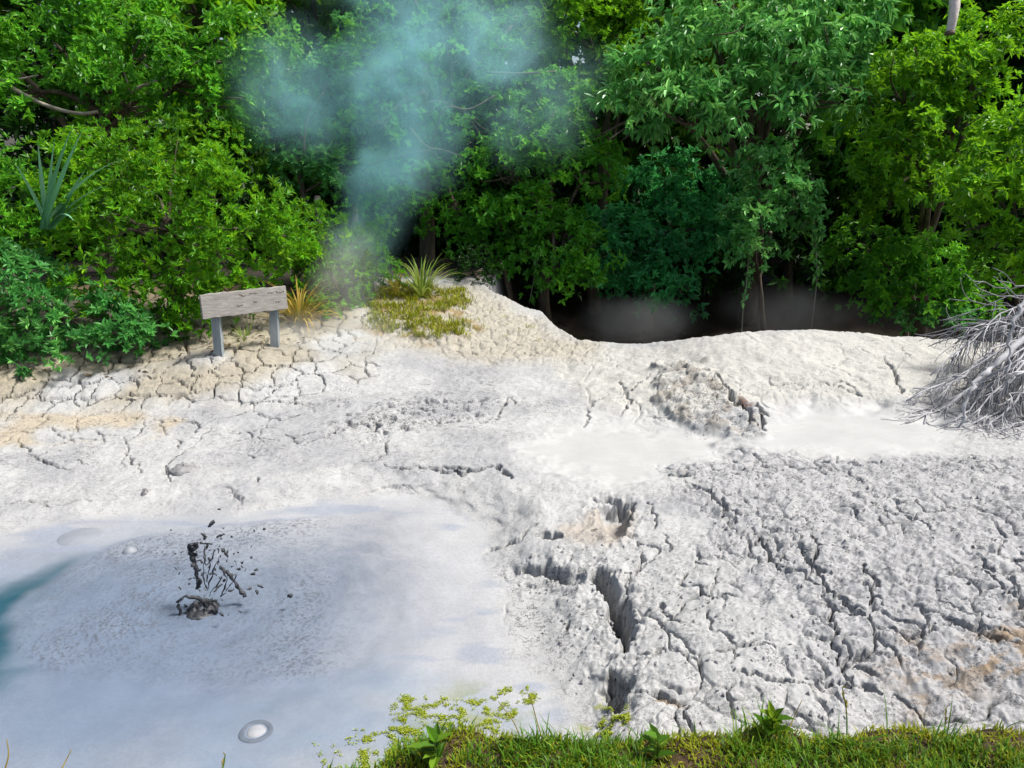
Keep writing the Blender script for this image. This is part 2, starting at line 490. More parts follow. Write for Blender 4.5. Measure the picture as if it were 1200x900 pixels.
    CR = [([(18,514),(34,530),(55,543),(85,552)],.022,.14),([(62,507),(80,514),(130,516)],.016,.1),([(108,500),(118,512),(128,520)],.015,.1),
      ([(146,508),(148,528),(158,548),(168,552)],.018,.1),([(190,545),(196,560),(200,568)],.02,.1),([(192,546),(215,530),(226,522)],.018,.12),
      ([(178,491),(192,494),(240,494)],.016,.1),([(222,490),(236,500),(226,508)],.016,.1),
      ([(205,526),(212,518),(208,514)],.02,.13),([(290,505),(296,516)],.025,.15),([(270,510),(282,506)],.018,.1),([(288,532),(298,538)],.02,.12),
      ([(300,565),(302,556)],.02,.1),([(334,508),(352,518),(346,522)],.02,.12),([(344,512),(368,506)],.015,.1),
      ([(446,545),(470,549),(520,546),(560,550),(582,544),(600,560)],.042,.20),([(518,548),(545,553),(570,548)],.06,.22),([(582,544),(592,556),(601,562)],.05,.2),
      ([(418,540),(436,541),(450,533),(452,516)],.022,.12),([(422,494),(440,500),(444,492)],.04,.16),([(580,490),(588,478),(598,464)],.022,.12),([(598,466),(606,474)],.02,.1),
      ([(543,648),(570,636),(600,630),(630,614)],.040,.20),([(625,626),(646,628),(658,630)],.075,.28),([(560,640),(580,634)],.04,.16),
      ([(580,662),(592,674),(620,672),(650,668)],.045,.16),([(600,658),(640,656),(670,676)],.05,.12),([(590,700),(588,716),(600,740)],.035,.12),
      ([(668,722),(664,735)],.03,.12),([(690,585),(712,583),(740,590),(742,610)],.05,.15),([(760,588),(768,606),(768,620)],.026,.18),([(776,626),(786,638),(787,646)],.028,.18),
      ([(756,645),(750,668),(738,684)],.022,.16),([(740,720),(764,719),(772,708),(776,718),(800,732)],.022,.16),
      ([(828,712),(836,738),(850,748),(870,757)],.026,.18),([(868,757),(890,758),(912,758)],.016,.13),
      ([(852,782),(880,795),(910,800),(950,802)],.022,.17),([(858,806),(850,826),(862,842),(880,852)],.028,.2),([(852,820),(885,824)],.014,.12),
      ([(812,820),(802,842),(806,856),(818,868)],.03,.22),([(748,812),(770,816),(800,824)],.024,.15),([(742,770),(790,764),(840,782)],.012,.09),
      ([(812,648),(820,660),(840,668)],.02,.14),
      
      ([(950,620),(960,640),(955,660),(970,690),(1000,712),(1040,740)],.05,.2),([(940,640),(948,672)],.05,.18),([(1010,660),(1030,680),(1020,710)],.04,.16),
      ([(1140,655),(1160,675),(1190,700),(1240,715)],.05,.2),([(1040,740),(1070,748),(1090,735),(1125,730)],.035,.14),([(880,652),(910,655),(925,640)],.05,.16),([(1000,590),(1060,600),(1100,620)],.03,.12),
      ([(846,448),(856,472),(872,478),(886,472),(900,488)],.075,.26),([(836,436),(848,452)],.05,.16),([(888,478),(896,505)],.05,.18),([(870,480),(880,500),(895,504)],.05,.18),
      ([(930,458),(960,448),(990,446),(1010,466)],.018,.08),([(965,446),(1000,460),(1010,465)],.03,.12),([(900,440),(908,452),(925,448)],.03,.1),([(690,472),(712,462),(740,458),(760,440)],.025,.12),([(760,452),(790,438),(830,436)],.035,.15),
      ([(725,445),(732,456),(738,470),(725,490)],.02,.12),([(1035,415),(1050,440),(1060,465)],.05,.12),([(780,552),(800,556),(806,545)],.09,.2),([(686,505),(690,475),(705,462)],.018,.1),
      ([(800,560),(830,575),(850,600),(880,605)],.05,.15),([(880,615),(900,640),(908,660)],.05,.16),([(908,660),(940,672),(968,690)],.03,.12),([(1040,740),(1010,762),(988,780),(1000,802)],.04,.16),([(968,690),(975,730),(988,780)],.03,.12),([(950,802),(1000,802),(1060,815),(1090,846)],.03,.12),([(870,757),(862,770),(852,782)],.022,.12),([(840,668),(836,690),(828,712)],.022,.12),([(1125,730),(1180,742),(1250,735)],.03,.12)]
    CR += [([(0,508),(20,506),(44,508)],.02,.12),([(240,494),(262,490),(300,480)],.018,.12),([(300,486),(330,492),(352,484)],.02,.12),([(262,520),(300,512),(330,516)],.018,.12),([(352,520),(380,512),(398,500)],.018,.12),
      ([(60,455),(84,452),(100,440),(118,436)],.03,.14),([(0,466),(30,462),(52,468),(88,464),(120,470)],.03,.14),([(120,470),(150,462),(190,466),(230,460)],.03,.14),([(150,440),(162,452),(150,462)],.025,.13),([(230,460),(262,450),(300,456),(350,450)],.025,.13),([(200,440),(214,450),(230,460)],.022,.12),
      ([(280,476),(320,470),(370,474),(410,468)],.02,.12),([(0,590),(30,586),(60,592),(110,584)],.012,.06),([(265,605),(290,600),(340,596),(382,588)],.022,.08),([(382,588),(410,576),(440,566),(470,562),(490,568)],.022,.09),([(262,570),(282,584),(275,600)],.02,.08)]
    for i, (p_, w_, d_) in enumerate(CR): crack(p_, (.007 + w_ * .5) if p_[0][0] < 760 or p_[0][1] < 520 else (.005 + w_ * .27), d_, .022, i * 3)
    # ---- pits with undercut far lips
    def pit(pts, dep, soft, seed, crum=.05):
        nonlocal z
        sd_ = sdist(x, y, poly(pts)) + .035 * fbm(x * 6, y * 6, seed, 4, .6)
        z -= dep * sstep(0, soft, sd_)
        rim = np.exp(-(sd_ / .12) ** 2)
        z += .45 * rim * crum * fbm(x * 9, y * 9, seed + 3, 4, .65)
    pit([(692,592),(712,582),(742,588),(744,612),(722,634),(704,626)], .16, .10, 201)
    deep = [(688,668),(702,662),(722,680),(738,694),(748,722),(744,748),(728,764),(718,740),(706,704),(690,684)]
    pit(deep, .60, .09, 211)
    pit([(706,768),(722,778),(742,806),(738,824),(716,832),(706,810)], .42, .08, 221)
    pit([(700,838),(715,828),(724,830),(706,850),(690,866)], .12, .05, 231)
    pit([(586,660),(600,652),(650,654),(690,672),(680,688),(630,682),(604,680)], .07, .06, 241)
    slump = zone([(585,655),(690,660),(700,700),(720,760),(690,790),(640,770),(600,730)], .10)
    z += slump * .010 * fbm(x * 8, y * 8, 245, 4, .65)
    # ---- liquid mud: level, with faint swells and the slow rings round the spout
    c0 = P(235, 716)
    r = np.hypot(x - c0[0], (y - c0[1]) * 1.15)
    ang = np.arctan2(y - c0[1], x - c0[0])
    plate = zone([(14,730),(24,706),(60,682),(100,655),(160,630),(260,612),(420,600),(540,620),(570,690),(480,740),(440,770),(390,796),(330,802),(240,806),(150,800),(70,790),(20,765)], .07, .06, 71, True)
    west = sstep(P(470, 690)[0], P(250, 690)[0], x + .5 * noise(x * 1.2, y * 1.2, 120))
    pz = .004 * fbm(x * 3, y * 3, 72, 3) + 0.0018 * np.sin(r * 26 + 1.5 * fbm(x * 2.5, y * 2.5, 134, 2)) * np.exp(-r * .5) + plate * west * (.013 + .0010 * np.sin(r * 40 + 2 * fbm(x * 4, y * 4, 75, 2)) * np.exp(-r * .9))
    sw = fbm(np.cos(ang) * 3 + r * 4, np.sin(ang) * 3 + r * 9, 76, 3) 
    z = lerp(z, pz, np.maximum(pool, sstep(-.42, .05, dpool)))
    pn = fbm(x * 2.2, y * 5, 73, 3)
    z = lerp(z, .155 + .004 * pn, pond1)
    z = lerp(z, .25 + .004 * pn, pond2)
    hol0 = sdist(x, y, PIT)
    z = np.where((hol0 > .40) & (y < 14.8), -.73 + .006 * fbm(x * 2, y * 4, 111, 3), z)

    # ---- pigment of the mud (what it is made of, stains, crumbs, and painted ring shading)
    white = np.array((.56, .555, .54)); col = np.repeat(white[None], len(x), 0)
    def paint(c, m):
        nonlocal col
        col = col + (np.array(c)[None] - col) * np.clip(m, 0, 1)[:, None]
    big = fbm(x * .7, y * .9, 80, 4)
    paint((.42, .42, .43), sstep(-.15, .5, big) * .7)
    paint((.62, .60, .54), mound * .8)
    paint((.49, .485, .485), rough * .85)
    paint((.52, .47, .37), spit * .85)
    paint((.46, .405, .30), bank * .85 * sstep(-.4, .3, noise(x * 1.1, y * 1.1, 81) + brown))
    paint((.46, .395, .275), brown * .8)
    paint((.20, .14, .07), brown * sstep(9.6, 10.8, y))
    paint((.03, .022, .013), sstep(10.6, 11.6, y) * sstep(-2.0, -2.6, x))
    paint((.58, .485, .345), cream * .8 * sstep(-.5, .2, noise(x * 2, y * 2, 82)))
    paint((.37, .26, .15), stain * .85 * sstep(-.35, .55, fbm(x * 6, y * 11, 83, 5, .65)))
    paint((.50, .42, .33), zone([(690,592),(744,590),(740,630),(690,640),(660,620)], .08) * .6)
    paint((.30, .25, .19), crag * .55 * sstep(0, .4, fbm(x * 5, y * 5, 84, 3)))
    paint((.16, .06, .04), zone([(866,470),(884,472),(890,484),(872,486)], .03, .03) * .8)
    paint((.36, .24, .12), zone([(768,814),(800,822),(802,828),(768,820)], .012, .01) * .8)
    specks = sstep(.42, .6, fbm(x * 13, y * 17, 85, 3)) * (1 - pondL)
    paint((.16, .16, .17), specks * .5 * (mid * sstep(-.1, .4, noise(x * 1.2, y * 1.2, 86)) + .35 * slump + 1.2 * strip))
    # pool
    pooltone = pool * sstep(-.05, 1.5, dpool + .25 * fbm(x * 1.4, y * 2, 121, 3)) * (.45 + .55 * sstep(P(560, 700)[0], P(330, 740)[0], x - .5 * (y - 4)))
    paint((.49, .493, .50), pool * .8)
    paint((.265, .28, .32), pooltone)
    r1 = np.hypot(x - P(172, 700)[0], (y - P(172, 700)[1]) * 1.1)
    paint((.20, .213, .25), pooltone * .85 * sstep(.1, .9, np.sin(r1 * 17 + 2.2 * fbm(x * 2, y * 2, 140, 3))) * sstep(2.0, .3, r1))  # shading of the concentric ripples painted into the pool colour
    paint((.22, .24, .285), pooltone * .6 * sstep(0, .7, fbm(x * 4, y * 7, 141, 5, .65)))
    swirl = fbm(r * 7 + .5 * fbm(x * 3, y * 3, 130, 2), ang * 1.6, 131, 3)
    paint((.20, .215, .26), pooltone * sstep(-.1, .5, swirl) * .6 * sstep(3.2, .8, r))  # softer ring shading round the spout, also painted in
    platesoft = plate * np.clip(west * 1.2 + .25, 0, 1) * sstep(-.05, .35, sdist(x, y, poly([(14,730),(24,706),(60,682),(100,655),(160,630),(260,612),(420,600),(540,620),(570,690),(480,740),(440,770),(390,796),(330,802),(240,806),(150,800),(70,790),(20,765)])) + .2)
    lower = zone([(-150,800),(60,800),(240,810),(340,806),(440,776),(540,800),(660,860),(560,1000),(-150,1000)], .12, .05)
    paint((.25, .315, .40), pool * lower * (.55 + .4 * fbm(x * 2.0, y * 3, 87, 3)))
    blue = sstep(2.6, .4, np.hypot(x - P(90, 760)[0], (y - P(90, 760)[1]) * 1.2))
    paint((.18, .235, .325), pool * blue * .85)
    teal = zone([(-140,690),(0,694),(40,676),(84,655),(58,700),(32,730),(26,785),(-10,810),(-140,830)], .16, .08, 88) * (1 - .75 * plate)
    paint((.015, .09, .125), pool * teal * .95)
    edge = plate * (1 - plate) * 4 * west
    paint((.20, .25, .36), pool * edge * sstep(-.1, .4, fbm(x * 1.5, y * 1.5, 89, 3)) * .35)
    ring = np.hypot(x - P(90, 625)[0], (y - P(90, 625)[1]))
    paint((.30, .34, .42), pool * (1 - teal) * (1 - plate) * (1 - lower) * sstep(.0, .5, fbm(x * 1.6, y * 5, 90, 3)) * .6)
    crumbs_ = fbm(r * 34 + .8 * fbm(x * 5, y * 5, 113, 2), ang * 14 * np.clip(r, .3, 3), 91, 3, .75) * .55 + .62 * fbm(x * 34, y * 46, 124, 3, .7)
    dens = sstep(2.9, 1.1, np.hypot(x - P(130, 730)[0], y - P(130, 730)[1])) * (.45 + .55 * sstep(-.2, .5, noise(x * 1.4, y * 1.4, 92)))
    ck = sstep(.22, .42, crumbs_) * dens * platesoft * pool
    paint((.14, .16, .20), ck * .95)
    z += ck * .004
    # ponds
    paint((.58, .575, .555), pond1 ** .5); paint((.58, .575, .56), pond2 ** .5)
    halo = zone([(600,545),(640,490),(720,480),(850,480),(960,468),(1080,482),(1130,508),(1090,532),(960,540),(800,548),(740,575)], .2)
    paint((.575, .57, .55), halo * (1 - pondL) * (1 - rough) * (1 - crag) * .8)
    # green film on the pool edge and among the grass
    alg = zone([(440,910),(455,870),(490,825),(560,808),(615,840),(640,885),(610,925)], .16, .14, 93)
    paint((.26, .29, .10), alg * .75 * sstep(-.1, .5, fbm(x * 5, y * 5, 94, 4)))
    yel = zone([(540,885),(556,845),(592,842),(610,880),(570,900)], .10, .10, 95)
    paint((.30, .30, .05), yel * .75 * sstep(-.25, .35, fbm(x * 7, y * 7, 127, 4)))
    alg2 = zone([(680,840),(690,810),(710,805),(720,830),(700,850)], .05, .05, 96)
    paint((.36, .38, .07), alg2 * .8 * sstep(-.2, .3, fbm(x * 9, y * 9, 97, 3)))
    gp = zone([(425,395),(440,350),(490,335),(550,345),(560,390),(500,402)], .15, .2, 98)
    paint((.34, .22, .06), gp * sstep(-.3, .3, fbm(x * 3, y * 3, 99, 3)) * .8)
    col *= np.array((.575, .585, .595))[None]
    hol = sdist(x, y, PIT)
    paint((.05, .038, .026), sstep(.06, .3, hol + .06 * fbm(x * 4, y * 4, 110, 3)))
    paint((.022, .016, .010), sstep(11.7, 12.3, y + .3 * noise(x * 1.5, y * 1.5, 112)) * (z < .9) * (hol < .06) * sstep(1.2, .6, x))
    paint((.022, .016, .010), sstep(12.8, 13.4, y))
    pore_shade_grit = np.clip(.35 + .45 * rough + .5 * crag + .45 * slump + .9 * strip + .35 * mid * sstep(0, .4, noise(x * 1.1, y * 1.1, 123)) + .2 * slab - .5 * halo * (1 - crag), 0, 1)  # how strongly pore shade is painted on each part of the crust
    pore_shade_grit = pore_shade_grit * (1 - pond1) * (1 - pond2) * (1 - pool) + pool * platesoft * dens * .75
    wet = np.clip(pool * .75 * sstep(.1, .9, dpool) + pond1 * .8 + pond2 * .8 + teal * pool * .3, 0, 1)

    # steep faces break in ledges instead of falling straight
    steep = np.clip(np.abs(z - zsm) / .05, 0, 1) * crustmask * (1 - pool)
    xs = x + steep * .016 * noise(z * 26 + x * 3, y * 9, 128); ys = y + steep * .020 * noise(z * 26 + 40 + y * 3, x * 9, 129)
    V = np.stack([xs, ys, z], 1)
    ncol = sh[1]
    I = np.arange(len(x)).reshape(sh)
    Q = np.stack([I[:-1, :-1], I[:-1, 1:], I[1:, 1:], I[1:, :-1]], -1).reshape(-1, 4)
    fc = Q[:, 0]
    lab = np.zeros(len(Q), np.int64)                  # 0: the flat itself
    lab[pool[fc] > .5] = 1
    lab[pond1[fc] > .5] = 2
    lab[pond2[fc] > .5] = 3
    lab[(hol[fc] > .40) & (y[fc] < 14.6)] = 4
    u_id = (bank[fc] > .5) & (lab == 0)
    lab[u_id] = cid[fc][u_id] * 10 + 11
    s_id = (slab[fc] > .5) & (rough[fc] < .5) & (lab == 0)
    lab[s_id] = cid3[fc][s_id] * 10 + 12
    def cut(sel, name, parent=None, mat=M_MUD):
        q = Q[sel]
        used, inv = np.unique(q, return_inverse=True)
        return mesh_np(name, V[used], [inv.reshape(-1, 4)], mat, parent, True, {"wet": wet[used], "pore_shade_grit": pore_shade_grit[used]}, {"pigment": col[used]})
    ids, cnt = np.unique(lab, return_counts=True)
    plates = sorted([(c, i) for i, c in zip(ids, cnt) if i > 10], reverse=True)
    ok = {i for c, i in plates[:290] if c > 60}
    for c, i in plates:
        if i not in ok: lab[lab == i] = 0
    flat = tag(cut(lab == 0, "mud_flat"), kind="structure")
    tag(cut(lab == 1, "mud_pool"), kind="structure")
    tag(cut(lab == 2, "mud_pool"), kind="structure")
    tag(cut(lab == 3, "mud_pool"), kind="structure")
    tag(cut(lab == 4, "pit_water", None, M_PITWATER), kind="structure")
    order = np.argsort(lab, kind='stable'); ls = lab[order]
    st = np.searchsorted(ls, sorted(ok)); en = np.searchsorted(ls, sorted(ok), side='right')
    for a, b in zip(st, en): cut(order[a:b], "mud_plate", flat)
    return X, Y, z.reshape(sh)
GX, GY, GZ = build_mud()
_yrow = GY[:, 0]
def gz(x, y):
    """height of the finished mud at a point"""
    i = int(np.clip(np.searchsorted(_yrow, y), 1, len(_yrow) - 1))
    j = int(np.clip(np.searchsorted(GX[i], x), 1, GX.shape[1] - 1))
    return float(GZ[i, j])

# forest floor out to the horizon, and the water in the hollow
def build_floor():
    t = np.linspace(-1, 1, 181)
    ax = np.sign(t) * (np.abs(t) * 14 + 190 * np.abs(t) ** 5)
    X, Y = np.meshgrid(ax, ax + 10, indexing='xy')
    x, y = X.ravel(), Y.ravel()
    z = z_large(x, y) + .06 * fbm(x * .9, y * .9, 301, 4)
    infan = (np.abs(x) < 1.06 * (y * CP + CAM_H * SP)) & (y > 2.0) & (y < 17.5)
    z = np.where(infan, z - .28, z)
    z = np.where(y < 3, np.minimum(z, -.3), z)
    z = np.where((y >= 11) & (sdist(x, y, PIT) > -.6), np.minimum(z, -.95 + 1.0 * sstep(14.2, 17, y)), z)
    I = np.arange(len(x)).reshape(X.shape)
    Q = np.stack([I[:-1, :-1], I[:-1, 1:], I[1:, 1:], I[1:, :-1]], -1).reshape(-1, 4)
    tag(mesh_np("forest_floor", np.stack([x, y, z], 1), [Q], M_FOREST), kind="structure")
build_floor()
# ---------------------------------------------------------------- vegetation materials
def leaf_material(name, dark, light, tip=None, rough=.45, trans=.38, spec=.4):
    N = NT(name)
    t = N.attr("tint").outputs["Fac"]
    n = N.noise(1.1, 3, .6, N.pos())
    f = N.math('ADD', N.math('MULTIPLY', t, .75), N.math('MULTIPLY_ADD', n, .9, -.33), clamp=True)
    st = [(0.0, dark), (.6, light)] + ([(1.0, tip)] if tip else [])
    c = N.ramp(f, st)
    s = N.n("ShaderNodeBsdfPrincipled", ins={"Base Color": c, "Roughness": rough})
    s.inputs["Specular IOR Level"].default_value = spec
    tr = N.n("ShaderNodeBsdfTranslucent", ins={"Color": N.mix(.5, c, tip or light)})
    mx = N.n("ShaderNodeMixShader", ins={0: trans, 1: s.outputs[0], 2: tr.outputs[0]})
    N.link(mx.outputs[0], N.out.inputs[0])
    return N.m
L_SHRUB = leaf_material("bright_shrub_leaf", (.022, .11, .006), (.115, .38, .010), (.32, .56, .016))
L_BLUE = leaf_material("blue_green_leaf", (0.021, 0.122, 0.027), (0.078, 0.325, 0.068), (0.261, 0.610, 0.136), .4)
L_MID = leaf_material("mid_green_leaf", (0.024, 0.121, 0.009), (0.095, 0.352, 0.020), (0.252, 0.617, 0.032))
L_YEL = leaf_material("yellow_green_leaf", (0.032, 0.142, 0.006), (0.143, 0.411, 0.011), (0.337, 0.632, 0.017))
L_DROOP = leaf_material("drooping_leaf", (0.031, 0.171, 0.031), (0.126, 0.430, 0.083), (0.406, 0.774, 0.193), .36, .2, .5)
L_TEAL = leaf_material("deep_teal_leaf", (0.016, 0.122, 0.035), (0.055, 0.341, 0.089), (0.139, 0.584, 0.150), .42)
L_DARK = leaf_material("deep_shade_leaf", (0.005, 0.025, 0.004), (0.013, 0.065, 0.005), (0.036, 0.114, 0.007))  # shade put into the leaf colour, so gaps between crowns go black
L_BG = leaf_material("forest_leaf", (0.026, 0.099, 0.005), (0.093, 0.252, 0.008), (0.237, 0.433, 0.012))
L_FLAX = leaf_material("flax_blade", (.06, .22, .10), (.14, .38, .20), (.26, .48, .32), .4, .15, .5)
L_STRAW = leaf_material("straw_blade", (0.208, 0.169, 0.026), (0.390, 0.260, 0.046), (0.390, 0.390, 0.065), .6, .25, .2)
L_TUSS = leaf_material("tussock_blade", (0.065, 0.143, 0.016), (0.208, 0.312, 0.039), (0.416, 0.468, 0.104), .5, .25, .3)
L_GRASS = leaf_material("bank_grass", (.025, .075, .004), (.075, .19, .006), (.22, .30, .02), .5, .3, .3)
L_YGRASS = leaf_material("yellow_grass", (0.12, 0.16, 0.006), (0.23, 0.27, 0.010), (0.36, 0.29, 0.02), .6, .3, .2)
M_BARK = simple("grey_brown_bark", (.05, .038, .026), (.16, .13, .10), 9, .9, .7, .012, .2, (1, 1, .25))
M_PALEBARK = simple("pale_bark", (.22, .19, .14), (.42, .38, .31), 10, .85, .6, .01, .2, (1, 1, .3))

def unit(a): return a / (np.linalg.norm(a, axis=-1, keepdims=True) + 1e-9)
def leaf_mesh(Pb, D, Nn, L, Wd, tint, simple_=False):
    """folded pointed leaves: base, two shoulders each side, tip"""
    n = len(Pb)
    S = unit(np.cross(D, Nn)); Nn = unit(np.cross(S, D))
    L = L[:, None]; Wd = Wd[:, None]
    up = Nn * Wd * .35
    tip = Pb + D * L - Nn * L * .12
    l1 = Pb + D * L * .28 + S * Wd * .5 + up; r1 = Pb + D * L * .28 - S * Wd * .5 + up
    l2 = Pb + D * L * .66 + S * Wd * .40 + up * .7 - Nn * L * .03; r2 = Pb + D * L * .66 - S * Wd * .40 + up * .7 - Nn * L * .03
    V = np.stack([Pb, l1, l2, tip, r2, r1], 1).reshape(-1, 3)
    if simple_:
        V = np.stack([Pb, .5 * (l1 + l2), tip, .5 * (r1 + r2)], 1).reshape(-1, 3)
        o = np.arange(n)[:, None] * 4
        return V, np.concatenate([o + np.array([[0, 2, 1]]), o + np.array([[0, 3, 2]])]), np.repeat(tint, 4)
    o = np.arange(n)[:, None] * 6
    F = np.concatenate([o + np.array([[0, 3, 2, 1]]), o + np.array([[0, 5, 4, 3]])])
    return V, F, np.repeat(tint, 6)
STY = dict(  # leaf length, width, leaves per rosette, rosettes per cluster, spread, hang, cluster radius
    shrub=(.078, .024, 9, 10, .75, -.10, .24), fine=(.075, .026, 9, 9, .8, .0, .22), broad=(.105, .044, 7, 9, .9, .25, .28),
    droop=(.15, .044, 8, 7, .8, .75, .30), far=(.25, .115, 6, 5, .9, .25, .42), tiny=(.06, .022, 8, 8, .8, .1, .17))
def lobe_leaves(c, rad, style, dens=1.0, seed=0):
    """a lobe of a crown: clusters spread over an uneven ellipsoid, rosettes in each cluster, leaves in each rosette"""
    R = np.random.default_rng(seed)
    L, Wd, k, nr, spread, hang, cr = STY[style]
    c = np.asarray(c, float); rad = np.asarray(rad, float)
    area = 4 * math.pi * (np.prod(rad) ** (2 / 3))
    nc = max(4, int(area / (cr * cr) * .43 * dens))
    d = unit(R.normal(size=(nc * 2, 3)))
    d = d[(d[:, 2] > -.75)][:nc]
    nz = fbm(d[:, 0] * 1.6 + seed, d[:, 1] * 1.6 + d[:, 2] * 1.3 + seed * 2.1, seed % 50, 3)
    sh = R.uniform(.55, 1.0, len(d)) ** .5 * (1 + .30 * nz)
    cen = c + d * rad * sh[:, None]
    # each cluster: a flattened cushion tilted outward
    ax = unit(d * .8 + np.array((0, 0, .9)) + R.normal(size=d.shape) * .25)
    nros = len(d) * nr
    ci = np.repeat(np.arange(len(d)), nr)
    off = unit(R.normal(size=(nros, 3))) * (R.random((nros, 1)) ** .45)
    axr = ax[ci]
    along = (off * axr).sum(1, keepdims=True)
    off = off - axr * along * .55
    crv = cr * R.uniform(.7, 1.25, len(d))[ci][:, None]
    pr = cen[ci] + off * crv
    pr[:, 2] -= hang * .5 * crv[:, 0] * ((off - axr * along) ** 2).sum(1)
    ar = unit(axr * .8 + off * .9 + R.normal(size=off.shape) * .3 + np.array((0, 0, -hang * .7)))
    nl = nros * k
    ri = np.repeat(np.arange(nros), k)
    th = (np.tile(np.arange(k), nros) / k + R.random(nl) * .12 + R.random(nros)[ri]) * 2 * math.pi * 1.0
    a = ar[ri]
    ref = unit(np.cross(a, R.normal(size=(nros, 3))[ri]))
    b2 = np.cross(a, ref)
    side = ref * np.cos(th)[:, None] + b2 * np.sin(th)[:, None]
    sp = spread * R.uniform(.55, 1.25, nl)[:, None]
    D = unit(a * (1.1 - sp * .6) + side * sp + np.array((0, 0, -hang * .8)) + R.normal(size=(nl, 3)) * .1)
    base = pr[ri] + a * (L * .35 * R.random((nl, 1))) + side * L * .05
    Nn = unit(a + np.array((0, 0, .35)) + R.normal(size=(nl, 3)) * .2)
    ln = L * R.uniform(.5, 1.3, nl) * R.uniform(.8, 1.2, len(d))[ci][ri]
    tint = np.clip(.40 + .26 * R.normal(size=len(d))[ci][ri] + .12 * R.normal(size=nros)[ri] + .06 * R.normal(size=nl), 0, 1)
    tint = np.where(R.random(nl) < .025, 1.0, tint)
    return base, D, Nn, ln, Wd * ln / L, tint
def leaves_obj(lobes, style, mat, parent, name="crown", dens=1.0, seed=0):
    parts = [lobe_leaves(c, r, style, dens * (q[0] if q else 1), seed + 13 * i) for i, (c, r, *q) in enumerate(lobes)]
    V, F, t = leaf_mesh(*[np.concatenate(z) for z in zip(*parts)], style == 'far')
    inv = np.array(parent.location) if parent else 0
    ob = mesh_np(name, V - inv, [F], mat, parent, False, {"tint": t})
    return ob
_k = [100]
def lobe(u, v, y, ru, rv, ry=None, dens=1.0):
    s = m_per_px(y, v)
    rx, rz = ru * s, rv * s
    return (at(u, v, y), (rx, ry if ry else .75 * (rx + rz) / 2 + .1, rz), dens)
def plant(name, label, cat, base, lobes, style, mat, trunk_r=.08, bark=None, dens=1.0, group=None, limbs=True, extra=(), crown="crown", trunk_top=None):
    """trunk, limbs to every lobe, and the leafy crown; all parts of one plant"""
    _k[0] += 97
    base = np.asarray(base, float)
    root = thing(name, label, cat, base, group)
    cs = [np.asarray(l[0]) for l in lobes]
    mean = np.mean(cs, 0)
    top = np.asarray(trunk_top, float) if trunk_top is not None else np.array((lerp(base[0], mean[0], .55), lerp(base[1], mean[1], .55), lerp(base[2], max(c[2] for c in cs), .62)))
    R = np.random.default_rng(_k[0])
    mb = MB()
    tp = curve_pts([base - (0, 0, .25), base * .68 + top * .32 + R.normal(size=3) * .09, base * .33 + top * .67 + R.normal(size=3) * .09, top], 5)
    tp[0, 2] = base[2] - .25
    mb.tube(tp - base, np.linspace(trunk_r * 1.25, trunk_r * .55, len(tp)), 7, .12)
    mb.build("trunk", bark or M_BARK, root)
    if limbs:
        mb = MB()
        for c in cs:
            i = int(R.integers(len(tp) // 2, len(tp)))
            a = tp[i]
            m = a * .5 + c * .5 + (0, 0, .12 * np.linalg.norm(c - a)) + R.normal(size=3) * .1
            p = curve_pts([a, m, c], 5)
            mb.tube(p - base, np.linspace(trunk_r * .5, trunk_r * .16, len(p)), 5, .1)
            for _ in range(4):
                e = c + R.normal(size=3) * .45 * np.mean(np.abs(c - a)) * .5
                q = curve_pts([p[-3], (p[-3] + e) / 2 + R.normal(size=3) * .07, e], 4)
                mb.tube(q - base, np.linspace(trunk_r * .2, trunk_r * .06, len(q)), 4)
        mb.build("limb", bark or M_BARK, root)
    for pts, r0, r1 in extra:
        mb = MB()
        p = curve_pts(pts, 5)
        mb.tube(p - base, np.linspace(r0, r1, len(p)), 6, .15)
        mb.build("branch", M_PALEBARK if "pale crooked" in label else M_BARK, root)
    tag(leaves_obj(lobes, style, mat, root, crown, dens, _k[0]), kind="stuff")
    return root
def gpos(u, y, z=None):
    p = at(u, 300, y)
    return np.array((p[0], y, float(z_large(np.array([p[0]]), np.array([y]))[0]) if z is None else z))

# ---------------------------------------------------------------- the plants at the rim of the flat
plant("leafy_shrub", "big bright green shrub of narrow leaves, left of the wooden sign", "shrub", gpos(190, 9.40),
      [lobe(205,185,9.70,75,50),lobe(130,200,9.80,70,55),lobe(255,235,9.40,75,55),lobe(165,265,9.10,80,60),lobe(275,300,9.20,62,50),
       lobe(195,330,9.00,60,45),lobe(85,250,9.40,60,60),lobe(120,320,8.90,60,50),lobe(215,372,9.0,40,24),lobe(265,350,9.4,36,24),lobe(175,385,8.8,34,18),lobe(340,272,9.80,48,36)], "shrub", L_SHRUB, .07)
plant("leafy_shrub", "low blue-green shrub at the left edge of the cracked bank", "shrub", gpos(40, 8.50),
      [lobe(30,345,8.40,60,52),lobe(-30,320,8.50,60,60),lobe(95,375,8.35,48,36),lobe(20,398,8.25,50,28),lobe(65,405,8.1,46,26),lobe(150,398,8.4,40,24),lobe(-40,400,8.1,60,40),lobe(140,382,8.40,30,28)], "fine", L_BLUE, .05)
plant("leafy_shrub", "rounded green shrub under the flax blades at the far left", "shrub", gpos(-10, 9.10),
      [lobe(0,250,9.20,60,60),lobe(-60,280,9.10,60,70),lobe(-20,200,9.60,45,40)], "shrub", L_MID, .06)
plant("leafy_shrub", "pale bushy shrub in steam beside the straw-coloured tussock", "shrub", gpos(385, 10.50),
      [lobe(372,285,10.95,48,42),lobe(400,330,10.85,38,40),lobe(345,322,10.75,36,36),lobe(425,300,11.15,28,34),lobe(372,372,10.25,28,18)], "fine", L_SHRUB, .05)
